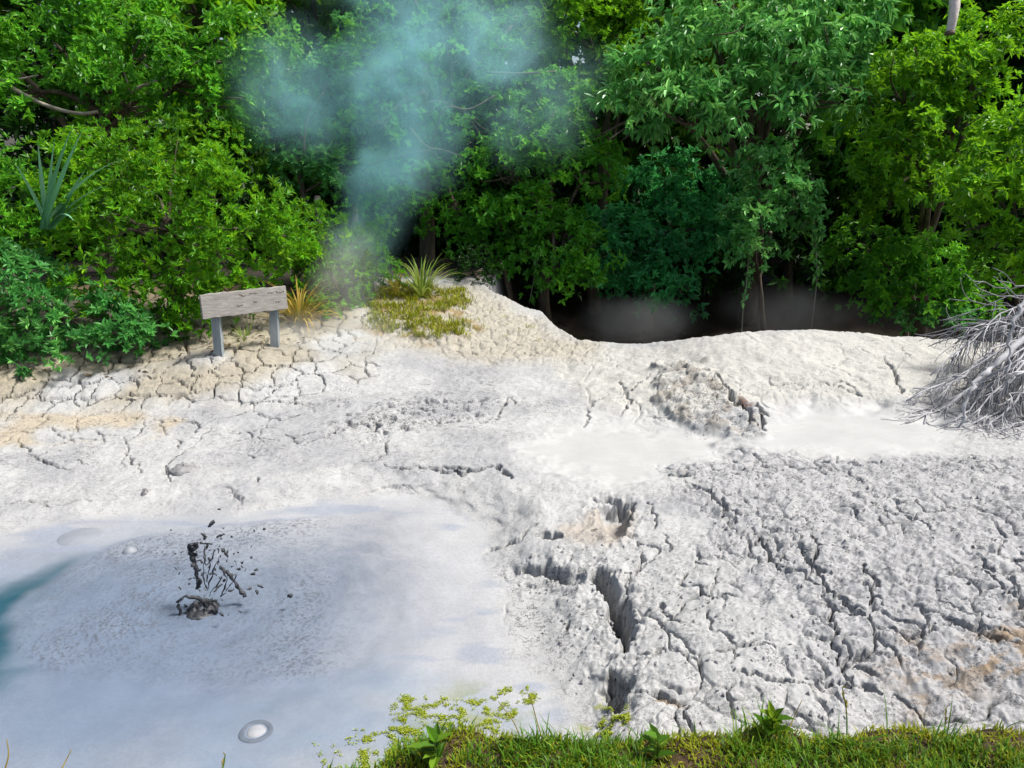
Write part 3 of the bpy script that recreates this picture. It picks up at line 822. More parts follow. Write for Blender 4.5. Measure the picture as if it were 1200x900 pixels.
plant("leafy_shrub", "small upright light green shrub left of the green tussock", "shrub", gpos(440, 11.30),
      [lobe(437,285,11.30,24,30),lobe(445,325,11.20,24,26)], "fine", L_YEL, .03)
plant("leafy_shrub", "small dark bush in shade right of the green tussock", "shrub", gpos(560, 12.00),
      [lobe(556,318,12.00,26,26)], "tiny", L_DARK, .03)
plant("broadleaf_tree", "tree with rosettes of leaves and pale crooked branches above the left shrub", "tree", gpos(120, 12.8),
      [lobe(170,65,12.2,62,38),lobe(118,88,12.0,48,32),lobe(160,128,12.1,40,22),lobe(225,95,12.3,45,30),lobe(60,45,12.6,60,45),lobe(290,55,12.8,60,50),lobe(120,10,12.8,80,40),lobe(30,110,12.2,42,30),lobe(265,125,12.5,48,28),lobe(-40,60,12.4,60,60),lobe(100,100,12.9,55,30)],
      "broad", L_MID, .13,
      extra=[([at(-40,70,12.0),at(30,112,11.95),at(65,127,11.9),at(95,133,11.85),at(115,131,11.9)],.035,.026),
             ([at(140,120,12.2),at(160,104,12.0),at(180,96,11.95),at(205,86,11.9),at(207,72,11.95)],.03,.012),
             ([at(152,125,12.2),at(150,100,12.1),at(145,84,12.1)],.022,.012),([at(100,100,12.1),at(112,70,12.1),at(118,50,12.2)],.014,.007),
             ([at(-10,95,11.9),at(25,92,11.9),at(45,88,11.95)],.018,.01)])
plant("broadleaf_tree", "slender tree with a thin bare stem inside the blue steam", "tree", gpos(350, 13.6),
      [lobe(330,120,13.5,38,26),lobe(385,95,13.7,36,28),lobe(320,165,13.4,34,22),lobe(400,200,13.6,50,26),lobe(350,195,13.5,36,22),lobe(410,60,13.9,40,36)], "fine", L_BLUE, .06,
      extra=[([at(356,180,13.2),at(358,150,13.2),at(366,122,13.3),at(380,108,13.4)],.022,.01)])
plant("broadleaf_tree", "tall tree behind the plume with forking pale limbs", "tree", gpos(500, 14.2),
      [lobe(450,80,13.8,65,55),lobe(530,60,14.0,70,60),lobe(440,160,13.5,60,40),lobe(560,140,13.7,55,40),lobe(480,220,13.6,60,42),lobe(600,30,14.2,70,45),lobe(470,-20,14.4,80,50),lobe(540,260,13.7,50,34),lobe(430,225,13.3,38,30)],
      "fine", L_MID, .13, dens=.55,
      extra=[([at(505,175,13.2),at(512,150,13.1),at(524,126,13.1),at(550,128,13.0),at(580,112,13.1)],.03,.012),
             ([at(480,150,13.2),at(500,172,13.0),at(520,176,13.0),at(545,185,13.0)],.026,.012),([at(430,195,13.2),at(470,182,13.1),at(505,176,13.1)],.012,.02),([at(570,85,13.2),at(610,86,13.1),at(650,84,13.1)],.022,.014)])
plant("broadleaf_tree", "rounded tree overhanging the bank between the plume and the dark hollow", "tree", gpos(650, 14.0),
      [lobe(590,195,13.3,55,36),lobe(650,170,13.2,60,38),lobe(690,200,13.1,46,32),lobe(620,250,13.2,55,34),lobe(660,285,12.9,52,32),lobe(570,260,13.4,45,34),lobe(640,120,13.5,55,34),lobe(615,300,13.1,40,24),lobe(690,300,12.6,38,24),lobe(650,330,12.6,30,16)],
      "broad", L_MID, .11)
plant("broadleaf_tree", "yellow-green feathery tree high behind the rounded tree", "tree", gpos(700, 15.4),
      [lobe(690,40,14.6,75,50),lobe(740,85,14.6,60,40),lobe(640,20,14.8,60,50),lobe(760,20,15.0,70,50),lobe(700,110,14.7,50,30)], "fine", L_YEL, .13, dens=.8)
plant("overhanging_shrub", "deep teal bush hanging low over the dark pit water", "shrub", gpos(765, 14.9),
      [lobe(750,300,13.2,60,36),lobe(790,270,13.4,55,40),lobe(720,270,13.3,45,36),lobe(775,335,12.9,46,24),lobe(830,240,13.8,60,45),lobe(780,215,13.9,55,34),lobe(735,325,13.1,34,20),lobe(800,345,12.5,36,22),lobe(700,305,12.9,34,24),lobe(845,285,13.2,34,30)], "broad", L_TEAL, .08)
plant("broadleaf_tree", "large tree with long drooping pale leaflets above the hollow", "tree", gpos(880, 15.2),
      [lobe(770,80,12.6,65,45),lobe(840,60,12.5,70,48),lobe(920,60,12.5,70,50),lobe(800,125,12.2,60,34),lobe(880,115,12.1,70,36),lobe(960,110,12.3,55,40),lobe(740,115,12.5,44,34),lobe(850,0,13.0,90,45),lobe(950,10,13.0,80,45),lobe(1000,70,12.7,40,40)],
      "droop", L_DROOP, .16, extra=[([at(950,95,12.5),at(1002,105,12.1),at(1020,118,12.1),at(1024,135,12.2)],.024,.02),([at(830,42,12.0),at(860,38,11.9),at(872,30,11.9)],.012,.008)])
plant("hanging_vine", "pale leafy curtain of vine hanging below the drooping tree", "vine", gpos(905, 14.9),
      [lobe(900,185,12.2,38,24),lobe(915,215,12.1,42,26),lobe(885,250,12.0,32,30),lobe(880,290,12.0,22,22),lobe(930,245,12.2,26,24)], "broad", L_DROOP, .05, dens=1.1)
plant("broadleaf_tree", "yellow-green tree with layered leaves beneath the broken white branch", "tree", gpos(1090, 14.2),
      [lobe(1090,70,12.0,60,36),lobe(1140,95,11.9,52,40),lobe(1060,110,11.9,50,36),lobe(1110,150,11.7,62,40),lobe(1050,180,11.9,46,36),lobe(1090,215,11.8,60,34),lobe(1020,150,12.4,40,40),lobe(1160,180,11.9,50,40),lobe(1040,240,12.2,36,28),lobe(1150,40,12.4,50,40)],
      "broad", L_YEL, .12)
plant("leafy_shrub", "glossy light green bush leaning in at the right edge", "shrub", gpos(1230, 10.6),
      [lobe(1180,180,10.2,46,40),lobe(1140,225,10.1,46,36),lobe(1200,240,9.9,50,50),lobe(1130,270,10.1,36,30),lobe(1190,300,10.0,40,34),lobe(1240,160,10.2,60,50),lobe(1260,280,10.0,60,60)], "broad", L_YEL, .07, dens=1.0)
plant("leafy_shrub", "dark green bush on the far rim right of the hollow", "shrub", gpos(1080, 13.6),
      [lobe(1055,310,12.6,48,36),lobe(1010,290,12.9,36,30),lobe(1100,320,12.4,46,34),lobe(1075,350,12.3,40,24),lobe(1030,340,12.6,34,24),lobe(1140,345,12.2,40,30)], "broad", L_MID, .05)
plant("leafy_shrub", "low blue-green shrub at the foot of the far rim bush", "shrub", gpos(1090, 12.75, .2),
      [lobe(1075,372,12.1,36,14),lobe(1110,372,12.0,28,14),lobe(1040,372,12.3,20,10)], "tiny", L_BLUE, .03)

# thin hanging stems with small leaves
def vine(label, pts, leaf_from, leaf_to, n):
    P0 = np.array(pts[0])
    root = thing("hanging_vine", label, "vine", P0)
    p = curve_pts(pts, 8)
    mb = MB(); mb.tube(p - P0, np.linspace(.014, .006, len(p)), 5); mb.build("stem", M_PALEBARK, root)
    R = np.random.default_rng(n)
    t = R.uniform(leaf_from, leaf_to, n) * (len(p) - 1)
    i = t.astype(int)
    b = p[i] + R.normal(size=(n, 3)) * .045
    D = unit(R.normal(size=(n, 3)) + (0, -.3, -.7)); Nn = unit(R.normal(size=(n, 3)) * .4 + (0, -.4, 1))
    V, F, tt = leaf_mesh(b, D, Nn, R.uniform(.06, .12, n), R.uniform(.03, .055, n), R.random(n))
    tag(mesh_np("leaves", V - P0, [F], L_DROOP, root, False, {"tint": tt}), kind="stuff")
vine("thin vine trailing straight down from the pale leafy curtain to the pit rim", [at(878,280,12.0),at(876,320,12.0),at(871,360,12.05),at(869,392,12.05)], 0, .62, 70)
vine("thin leafy vine hanging free right of the pale leafy curtain", [at(952,225,12.3),at(956,290,12.3),at(957,330,12.3),at(950,390,12.3)], 0, .72, 130)
vine("short dangling vine under the rounded tree with a leaf at its end", [at(628,300,13.0),at(626,325,13.0),at(620,356,13.0)], 0, .3, 16)

# broken white branch, top right
rb = thing("broken_branch", "broken white branch hanging bare above the yellow-green tree", "branch", at(1113, 40, 11.3))
mb = MB(); o = at(1113, 40, 11.3)
mb.tube(curve_pts([at(1128,-160,11.9),at(1121,-60,11.5),at(1119,0,11.35),at(1117,20,11.3),at(1113,38,11.3)], 6) - o, np.linspace(.09, .055, 25), 9, .1)
mb.build("shaft", simple("weathered_white_wood", (.45, .40, .36), (.70, .64, .60), 12, .8, .5, .006), rb)
mb = MB(); mb.tube(np.array([at(1113,36.5,11.3), at(1112.6,41,11.3)]) - o, (.066, .072), 9, .2); mb.build("splintered_end", M_BARK, rb)

# the forest behind
bgl = ["{} forest tree {}".format(a, b) for a, b in zip(
  ["tall dense dark", "broad olive green", "high yellow-green", "dense mid green", "towering dark green", "loose bright green", "broad shady", "tall bushy", "dark rounded", "spreading olive", "tall feathery", "dense deep green", "wide bright", "dark towering", "olive rounded", "high leafy", "shady dense", "shady tall", "dark broad", "close-leaved"],
  ["at the far left behind the pale branches", "left of the slender tree in steam", "behind the slender tree in steam", "rising behind the plume", "between the plume and the yellow-green feathery tree", "behind the rounded tree over the bank", "deep behind the dark hollow", "behind the teal hanging bush", "behind the drooping tree", "high over the drooping tree", "behind the yellow-green layered tree", "behind the broken white branch", "at the far right beyond the glossy bush", "past the right edge shrub", "far back between plume and drooping tree", "far back over the left shrub", "far back beyond the broken branch", "far back behind the plume", "far back behind the slender tree", "far back left of the yellow-green feathery tree"])]
bgs = [(-60,17.5),(110,18.5),(270,17.0),(400,19.0),(520,17.2),(630,18.5),(740,17.2),(850,18.5),(950,17.5),(1050,19.0),(1150,17.4),(1260,18.2),(1370,17.0),(-190,17),(700,24),(250,24),(1050,24),(460,22),(350,21),(570,22)]
for i, (u, yb) in enumerate(bgs):
    R = np.random.default_rng(900 + i)
    b = gpos(u, yb, .4)
    H = R.uniform(8.2, 9.6) if yb < 22 else 11.5
    lb = []
    for k in range(9):
        zc = .8 + H * (k + .4) / 9.5
        r = R.uniform(1.15, 1.7) * (1.15 - .35 * abs(k / 8 - .45))
        a = R.random() * 6.28
        lb.append((b + np.array((math.cos(a) * 1.0, math.sin(a) * .8 - .5, zc - .4)), (r * 1.15, r, r * .85), 1.0))
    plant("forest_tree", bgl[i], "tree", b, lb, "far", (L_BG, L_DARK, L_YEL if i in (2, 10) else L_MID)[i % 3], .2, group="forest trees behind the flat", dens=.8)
# dark undergrowth that closes the view under the trees
ul = ["dark undergrowth bush under the forest at the far left", "dark undergrowth bush behind the big left shrub", "shady undergrowth bush under the steam", "shady undergrowth bush behind the green tussock", "shaded bush at the back of the hollow, left end", "shaded bush at the back of the hollow, middle", "shaded bush at the back of the hollow, right end", "dark undergrowth bush behind the far rim bush", "dark undergrowth bush at the far right edge"]
for i, u in enumerate((-120, 60, 280, 480, 640, 790, 930, 1080, 1240)):
    R = np.random.default_rng(700 + i)
    b = gpos(u, 15.6, .1)
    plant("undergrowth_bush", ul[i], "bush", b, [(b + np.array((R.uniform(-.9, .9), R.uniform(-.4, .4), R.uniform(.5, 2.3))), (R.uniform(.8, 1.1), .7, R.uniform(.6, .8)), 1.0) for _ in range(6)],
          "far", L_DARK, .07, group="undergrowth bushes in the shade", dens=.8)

# ---------------------------------------------------------------- blades: flax, tussocks, grass
def blade(base, dirs, L, W, bend, segs=5, fold=.25):
    """arching blades, one per row: points along an arc, folded along the middle"""
    n = len(base)
    H = unit(np.stack([dirs[:, 0], dirs[:, 1], np.zeros(n)], 1))
    el = np.arctan2(dirs[:, 2], np.hypot(dirs[:, 0], dirs[:, 1]) + 1e-9)
    S = np.stack([-H[:, 1], H[:, 0], np.zeros(n)], 1)
    p = base.copy(); V = []
    for s in range(segs + 1):
        t = s / segs
        e = el - bend * t ** 1.5
        d = H * np.cos(e)[:, None] + np.array((0, 0, 1.)) * np.sin(e)[:, None]
        nn = np.cross(d, S)
        w = (W * (1 - t ** 2.2) * (.55 + .9 * t * (1 - t) * 2))[:, None] * .5 + 1e-4
        V += [p + S * w - nn * w * fold, p, p - S * w - nn * w * fold]
        p = p + d * (L / segs)[:, None]
    V = np.stack(V, 1)
    m = V.shape[1]
    o = np.arange(n)[:, None] * m
    F = np.concatenate([np.concatenate([o + np.array([[3 * s, 3 * s + 3, 3 * s + 4, 3 * s + 1]]), o + np.array([[3 * s + 1, 3 * s + 4, 3 * s + 5, 3 * s + 2]])]) for s in range(segs)])
    return V.reshape(-1, 3), F, m
fb = at(52, 268, 8.75)
flax = thing("flax_plant", "flax plant with stiff blue-green blades rising from the left shrub", "plant", fb)
for tip, w, bend in [((82,152),.075,.25),((96,153),.085,.2),((100,200),.08,.15),((104,240),.07,.3),((86,268),.085,1.5),((140,196),.075,.6),((44,168),.06,.2),((20,190),.06,.4),((125,225),.065,.5),((62,165),.05,.3)]:
    e = at(*tip, 8.4)
    s0 = fb + np.array((rng.uniform(-.05, .1), rng.uniform(-.05, .05), 0))
    d = e - s0; ln = np.linalg.norm(d) * (1.02 + bend * .12)
    V, F, m = blade(s0[None], (unit(d) + np.array((0, 0, bend * .5)))[None], np.array([ln]), np.array([w]), np.array([bend]), 7, .35)
    mesh_np("leaf", V - fb, [F], L_FLAX, flax, True, {"tint": np.full(len(V), rng.random() * .8)})
def tussock(name, label, base, n, Lr, W, mat, bend=(.8, 1.9), lean=(0, 0), part="blade", spread=.06):
    root = thing(name, label, "plant", base)
    R = np.random.default_rng(n)
    a = R.random(n) * 2 * math.pi; e = R.uniform(.5, 1.5, n)
    d = np.stack([np.cos(a) * np.cos(e) + lean[0], np.sin(a) * np.cos(e) + lean[1], np.sin(e)], 1)
    b = np.stack([np.cos(a), np.sin(a), np.zeros(n)], 1) * (spread * R.random((n, 1)))
    b[:, 2] -= .02
    for i in range(n):
        V, F, m = blade(b[i:i+1], d[i:i+1], R.uniform(*Lr, 1), np.array([W * R.uniform(.7, 1.2)]), R.uniform(*bend, 1), 5)
        mesh_np(part, V, [F], mat, root, True, {"tint": np.full(len(V), R.random())})
    return root
def gp(u, v):
    p = P(u, v); p[2] = gz(p[0], p[1]); return p
tussock("grass_tussock", "green arching tussock at the back of the yellow grass patch", gp(494, 346), 70, (.45, .85), .028, L_TUSS)
tussock("grass_tussock", "small brown withered tussock left of the green tussock", gp(466, 346), 40, (.3, .5), .018, L_STRAW)
tussock("grass_tussock", "straw-orange arching tussock behind the wooden sign", gp(346, 385) + np.array((0, .25, 0)), 110, (.55, .95), .026, L_STRAW, (1.2, 2.4))
tussock("grass_tussock", "short pale grass clump under the board of the wooden sign", gp(285, 398) + np.array((0, .1, 0)), 40, (.2, .4), .016, L_TUSS)

def grass(name, pts_xy, zf, Lr, W, mat, per=10, seed=0, bend=(.4, 1.7), spread=.03, parent=None):
    R = np.random.default_rng(seed)
    n0 = len(pts_xy); n = n0 * per
    b = np.repeat(pts_xy, per, 0) + R.normal(size=(n, 2)) * spread
    sc = np.repeat(R.uniform(.6, 1.25, n0), per)
    z = zf(b)
    a = R.random(n) * 2 * math.pi; e = R.uniform(.7, 1.5, n)
    d = np.stack([np.cos(a) * np.cos(e), np.sin(a) * np.cos(e), np.sin(e)], 1)
    V, F, m = blade(np.column_stack([b, z - .005]), d, R.uniform(*Lr, n) * sc, W * R.uniform(.6, 1.3, n), R.uniform(*bend, n), 3 if W > .007 else 2, .2)
    t = np.clip(np.repeat(np.repeat(R.normal(.45, .22, n0), per) + R.normal(0, .12, n), m), 0, 1)
    return tag(mesh_np(name, V, [F], mat, parent, True, {"tint": t}), kind="stuff")
def scatter(pl, n, seed, keep=None):
    R = np.random.default_rng(seed)
    lo, hi = pl.min(0), pl.max(0)
    q = R.uniform(lo, hi, (n, 2))
    k = inside(q[:, 0], q[:, 1], pl)
    q = q[k]
    if keep is not None: q = q[keep(q)]
    return q
zg = lambda b: np.array([gz(p[0], p[1]) for p in b])
yp = poly([(428,385),(432,350),(450,336),(500,332),(545,340),(560,352),(540,362),(500,366),(498,372),(556,380),(554,394),(500,398),(460,392)])
grass("yellow_grass", scatter(yp, 1500, 3, lambda q: fbm(q[:, 0] * 3, q[:, 1] * 3, 6, 3) > -.25), zg, (.05, .14), .013, L_YGRASS, 6, 4, (.3, 1.5), .03)
sp = poly([(520,360),(600,350),(640,372),(640,400),(560,410)])
grass("yellow_grass", scatter(sp, 24, 8), zg, (.03, .09), .010, L_YGRASS, 8, 5)

# ---------------------------------------------------------------- the grass bank under the lens
def bank_edge(x):
    return 2.12 + .31 * sstep(-1.35, -.2, x) + .045 * np.sin(x * 2.1) + .085 * noise(x * 2.7, x * 0 + 2.2, 401) - .05 * np.exp(-((x - .55) / .35) ** 2)
def bank_z(x, y):
    e = bank_edge(x)
    top = .42 + .035 * sstep(.2, 2.2, x) + .03 * fbm(x * 3, y * 3, 402, 3)
    return lerp(top, -.25, sstep(-.02, .30, y - e - .03 * fbm(x * 7, y * 7, 403, 3)))
def build_bank():
    X, Y = np.meshgrid(np.linspace(-6, 6, 240), np.concatenate([np.linspace(-3, 1.5, 12), np.linspace(1.53, 2.9, 55)]), indexing='xy')
    x, y = X.ravel(), Y.ravel()
    I = np.arange(len(x)).reshape(X.shape)
    Q = np.stack([I[:-1, :-1], I[:-1, 1:], I[1:, 1:], I[1:, :-1]], -1).reshape(-1, 4)
    tag(mesh_np("grass_bank", np.stack([x, y, bank_z(x, y)], 1), [Q], M_SOIL), kind="structure")
build_bank()
zb = lambda b: bank_z(b[:, 0], b[:, 1])
R_ = np.random.default_rng(31)
q = R_.uniform((-1.4, 1.75), (3.6, 2.62), (6400, 2))
q = q[(q[:, 1] < bank_edge(q[:, 0]) + .05) & (q[:, 0] > -.74 + .3 * R_.random(len(q)))]
patch = fbm(q[:, 0] * 2.2, q[:, 1] * 2.2, 404, 3)
grass("bank_grass", q[patch > -.3], zb, (.03, .08), .007, L_GRASS, 7, 32, (.5, 1.9), .022)
grass("bank_moss_grass", q[patch < .5], zb, (.02, .05), .007, L_YGRASS, 6, 33, (.6, 2.0), .022)
q2 = q[(R_.random(len(q)) < .045) & (q[:, 1] > bank_edge(q[:, 0]) - .14) & (q[:, 0] > .0)]
grass("tall_bank_grass", q2, zb, (.10, .20), .0075, L_GRASS, 6, 34, (.4, 1.5), .02)
def weed(label, u, v, n, L, W, el=(.3, 1.2)):
    p = on_plane(u, v, .44); p[2] = float(bank_z(np.array([p[0]]), np.array([p[1]]))[0])
    root = thing("broadleaf_weed", label, "weed", p)
    R = np.random.default_rng(int(u))
    for i in range(n):
        a = R.random() * 6.28; e = R.uniform(*el)
        D = np.array([[math.cos(a) * math.cos(e), math.sin(a) * math.cos(e), math.sin(e)]])
        b = np.array([[0, 0, .02 + .09 * i / n]])
        V, F, t = leaf_mesh(b, D, np.array([[0, 0, 1.]]) - D * .3, np.array([L * R.uniform(.7, 1.2)]), np.array([W * R.uniform(.8, 1.2)]), np.array([R.random()]))
        mesh_np("leaf", V, [F], L_GRASS, root, False, {"tint": t})
    mb = MB(); mb.tube([(0, 0, -.03), (.003, 0, .05), (0, .002, .12)], (.004, .003, .002), 5); mb.build("stem", L_GRASS, root)
weed("light green broad-leaved weed standing up from the grass edge", 903, 866, 16, .085, .036)
weed("low dark broad-leaved weed at the left end of the grass", 512, 890, 12, .10, .035, (.1, .7))
weed("small broad-leaved weed low in the grass below the lower crack pit", 770, 884, 9, .07, .03, (.1, .8))
def stalk(label, pts, r=.0028, n=4):
    o = np.array(pts[0]); root = thing("grass_stalk", label, "grass stalk", o)
    p = curve_pts(pts, 6)
    mb = MB(); mb.tube(p - o, np.linspace(r, r * .45, len(p)), 5); mb.build("stem", L_STRAW if n == 0 else L_GRASS, root)
    if n:
        R = np.random.default_rng(n); i = R.integers(len(p) // 3, len(p), n * 3)
        V, F, t = leaf_mesh(p[i] - o, unit(R.normal(size=(n * 3, 3)) * .4 + (0, 0, 1)), unit(R.normal(size=(n * 3, 3))), R.uniform(.012, .03, n * 3), np.full(n * 3, .005), R.random(n * 3))
        tag(mesh_np("seed_head", V, [F], L_STRAW, root, False, {"tint": t}), kind="stuff")
def bp(u, v):
    p = on_plane(u, v, .44); p[2] = float(bank_z(np.array([p[0]]), np.array([p[1]]))[0]) - .02; return p
stalk("thin bare grass stalk leaning left over the green film", [bp(614, 876), at(604, 850, 2.5), at(584, 822, 2.55)], .0032, 0)
stalk("straight dark grass stalk next to the leaning one", [bp(640, 872), at(630, 848, 2.48), at(621, 814, 2.52)], .0034, 0)
stalk("tall fine grass stalk below the deep crack pit", [bp(737, 874), at(737, 845, 2.48), at(738, 812, 2.52)], .0016, 0)
stalk("yellow-green seeding stalk above the middle of the grass", [bp(994, 862), at(992, 835, 2.48), at(987, 806, 2.5)], .0036, 6)
stalk("short seeding stalk in the right part of the grass", [bp(1108, 856), at(1108, 845, 2.5), at(1109, 830, 2.52)], .0034, 5)
stalk("bent dry stalk beside the broad-leaved weed", [bp(920, 866), at(928, 846, 2.48), at(940, 820, 2.5)], .003, 0)
stalk("forked twig poking up at the bottom left corner", [at(5,905,2.3), at(10,885,2.33), at(8,866,2.36)], .0034, 0)
stalk("small leaning twig near the bottom left corner", [at(68,908,2.25), at(76,894,2.3), at(84,878,2.33)], .0034, 0)
stalk("single green shoot at the bottom edge below the bubble", [at(258,908,2.25), at(262,896,2.28), at(264,884,2.3)], .0045, 2)

# fallen leaves under the left shrubs
lq = scatter(poly([(-60,440),(60,428),(150,412),(240,396),(380,385),(390,398),(240,425),(120,445),(0,452)]), 900, 71, lambda q: fbm(q[:, 0] * 3, q[:, 1] * 3, 601, 3) > 0)
n_ = len(lq); R_ = np.random.default_rng(72)
a_ = R_.random(n_) * 6.28
V, F, t = leaf_mesh(np.column_stack([lq, zg(lq) + R_.uniform(.002, .012, n_)]), unit(np.stack([np.cos(a_), np.sin(a_), R_.uniform(-.1, .35, n_)], 1)), unit(R_.normal(size=(n_, 3)) * .25 + (0, 0, 1)), R_.uniform(.03, .08, n_), R_.uniform(.012, .028, n_), R_.random(n_))
tag(mesh_np("fallen_leaves", V, [F], leaf_material("dead_leaf", (.05, .03, .012), (.13, .08, .03), (.22, .17, .05), .7, .1, .2), None, False, {"tint": t}), kind="stuff")
# loose crumbs of dried mud on the rough crust
cq = np.concatenate([scatter(poly([(780,548),(1100,536),(1330,520),(1330,880),(1000,870),(890,720),(820,610)]), 2600, 73, lambda q: fbm(q[:, 0] * 2, q[:, 1] * 2, 602, 3) > -.1),
                     scatter(poly([(590,660),(700,620),(960,760),(1000,870),(700,870)]), 700, 74), scatter(poly([(390,500),(460,462),(590,465),(560,505)]), 260, 75), scatter(poly([(770,440),(880,450),(900,510),(800,515)]), 240, 76)])
n_ = len(cq); R_ = np.random.default_rng(77)
rr_ = (.004 + .011 * R_.random(n_) ** 3)[:, None, None]
oct_ = np.array([(1,0,0),(0,1,0),(-1,0,0),(0,-1,0),(0,0,1),(0,0,-.6)], float)
V = np.column_stack([cq, zg(cq)])[:, None] + oct_[None] * rr_ * R_.uniform(.6, 1.4, (n_, 6, 1)) + R_.normal(size=(n_, 6, 3)) * rr_ * .2
o_ = np.arange(n_)[:, None] * 6
F = np.concatenate([o_ + np.array([f]) for f in ((0,1,4),(1,2,4),(2,3,4),(3,0,4),(1,0,5),(2,1,5),(3,2,5),(0,3,5))])
tag(mesh_np("mud_crumbs", V.reshape(-1, 3), [F], simple("mud_crumb", (.16, .16, .165), (.30, .30, .305), 4, .95, .3), None, False), kind="stuff")
# ---------------------------------------------------------------- wooden sign
def build_sign():
    wood = NT("weathered_grey_wood")
    oc = wood.n("ShaderNodeTexCoord").outputs["Object"]
    gm = wood.n("ShaderNodeMapping", ins={0: oc, 3: (1.6, 6, 26)}).outputs[0]
    g = wood.noise(2.2, 6, .65, gm); bl = wood.noise(7, 4, .7, oc)
    c = wood.mix(wood.ramp(bl, [(.56, (0, 0, 0)), (.68, (1, 1, 1))]), wood.ramp(g, [(.3, (.20, .185, .165)), (.68, (.34, .325, .30))]), (.42, .41, .39))
    b = wood.n("ShaderNodeBump", ins={"Distance": .006, "Height": g, "Strength": .7})
    s = wood.n("ShaderNodeBsdfPrincipled", ins={"Base Color": c, "Roughness": .85, "Normal": b.outputs[0]})
    wood.link(s.outputs[0], wood.out.inputs[0])
    post_m = simple("blue_grey_post_wood", (.15, .18, .195), (.26, .295, .315), 5, .85, .5, .005, .2, (4, 4, .5))
    A, B = gp(250, 425), gp(318, 409)
    yl = A[1]; yr = B[1]
    tl, bl_, tr, br = at(234,346,yl), at(235.5,375,yl), at(335,335,yr + .12), at(335,361,yr + .12)
    base = np.array((A[0], A[1], A[2]))
    root = thing("wooden_sign", "weathered grey wooden board sign on two posts by the shrub", "sign", base)
    ex = tr - tl; ex[2] = 0; W_ = np.linalg.norm(tr - tl)
    u = (tr - tl) / np.linalg.norm(tr - tl); w = np.array((0, 0, 1.)); w = unit(w - u * (w @ u)); n = np.cross(u, w)   # n points away from or to the viewer
    if n[1] > 0: n = -n
    h0, h1 = np.linalg.norm(tl - bl_), np.linalg.norm(tr - br)
    H = (h0 + h1) / 2; th = .045
    me = bpy.data.meshes.new("board")
    import bmesh
    bm = bmesh.new()
    NX, NZ = 24, 8
    def P3(i, k, f):
        a, c_ = i / NX, k / NZ
        wob = .004 * math.sin(i * 1.7) + .003 * math.sin(i * .6 + 2)
        return tl - base + u * (a * W_) - w * (c_ * H + (wob if k in (0, NZ) else 0)) - n * (0 if f == 0 else th)
    vs = [[[bm.verts.new(P3(i, k, f)) for k in range(NZ + 1)] for i in range(NX + 1)] for f in (0, 1)]
    for f in (0, 1):
        for i in range(NX):
            for k in range(NZ):
                bm.faces.new((vs[f][i][k], vs[f][i + 1][k], vs[f][i + 1][k + 1], vs[f][i][k + 1]))
    for i in range(NX):
        bm.faces.new((vs[0][i][0], vs[0][i + 1][0], vs[1][i + 1][0], vs[1][i][0])); bm.faces.new((vs[0][i][NZ], vs[0][i + 1][NZ], vs[1][i + 1][NZ], vs[1][i][NZ]))
    for k in range(NZ):
        bm.faces.new((vs[0][0][k], vs[0][0][k + 1], vs[1][0][k + 1], vs[1][0][k])); bm.faces.new((vs[0][NX][k], vs[0][NX][k + 1], vs[1][NX][k + 1], vs[1][NX][k]))
    bmesh.ops.recalc_face_normals(bm, faces=bm.faces[:])
    ed = [e for e in bm.edges if e.calc_face_angle(0) > 1.0]
    bmesh.ops.bevel(bm, geom=ed, offset=.006, segments=2, affect='EDGES')
    bm.to_mesh(me); bm.free()
    me.materials.append(wood.m)
    bo = bpy.data.objects.new("board", me); COL.objects.link(bo); bo.parent = root
    # worn, unreadable carved strokes
    carve = simple("worn_carving", (.20, .18, .15), (.27, .24, .20), 20, .9)
    R = np.random.default_rng(5)
    for x0, x1, zz in [(.44,.52,.18),(.55,.66,.17),(.78,.84,.22),(.88,.97,.24),(.40,.47,.55),(.86,.92,.62),(.60,.64,.52)]:
        m2 = MB(); k = 6
        pts = [tl - base + u * (W_ * lerp(x0, x1, i / k)) - w * (H * (zz + .04 * R.normal())) + n * .0008 for i in range(k + 1)]
        m2.tube(pts, [.0035 + .003 * R.random() for _ in pts], 5)
        m2.build("carved_mark", carve, root)
    for (q0, frac) in ((A, .17), (B, .86)):
        m2 = MB()
        top = tl + u * (W_ * frac) - w * (H * .75) - n * (th + .035)
        bot = np.array(q0) - np.array((0, 0, .3)); bot[1] = top[1] + .0
        r = .048
        c4 = [(-r, -.034), (r, -.034), (r, .034), (-r, .034)]
        rows = []
        for t in np.linspace(0, 1, 9):
            c0 = lerp(bot, top, t)
            for (a, b_) in c4: rows.append(c0 + np.array((a * (1 + .06 * R.normal()), b_, 0)) - base)
        qd = [(i * 4 + j, i * 4 + (j + 1) % 4, i * 4 + 4 + (j + 1) % 4, i * 4 + 4 + j) for i in range(8) for j in range(4)] + [(32, 33, 34, 35), (3, 2, 1, 0)]
        m2.add(rows, qd); m2.build("post", post_m, root, False)
build_sign()
# two old posts standing in the steam
pm = simple("old_post_wood", (.04, .036, .03), (.09, .085, .075), 6, .9, .6, .006, .2, (3, 3, .6))
for lab, u, v0, v1 in [("short grey post standing in steam behind the pale shrub", 374, 262, 231), ("thin grey post half hidden in steam further right", 417, 264, 244)]:
    b, t = at(u, v0, 12.9), at(u, v1, 12.9)
    b0 = np.array((b[0], 12.9, .2))
    r = thing("wooden_post", lab, "post", b0)
    m2 = MB(); m2.tube([(0, 0, -.2), (.01, 0, (t[2] - b0[2]) * .5), (0, 0, t[2] - b0[2])], (.062, .058, .055), 8, .1); m2.build("shaft", pm, r)
    m2 = MB(); m2.tube([(0, 0, t[2] - b0[2] - .002), (0, 0, t[2] - b0[2] + .02)], (.057, .048), 8, .1); m2.build("cut_top", pm, r)

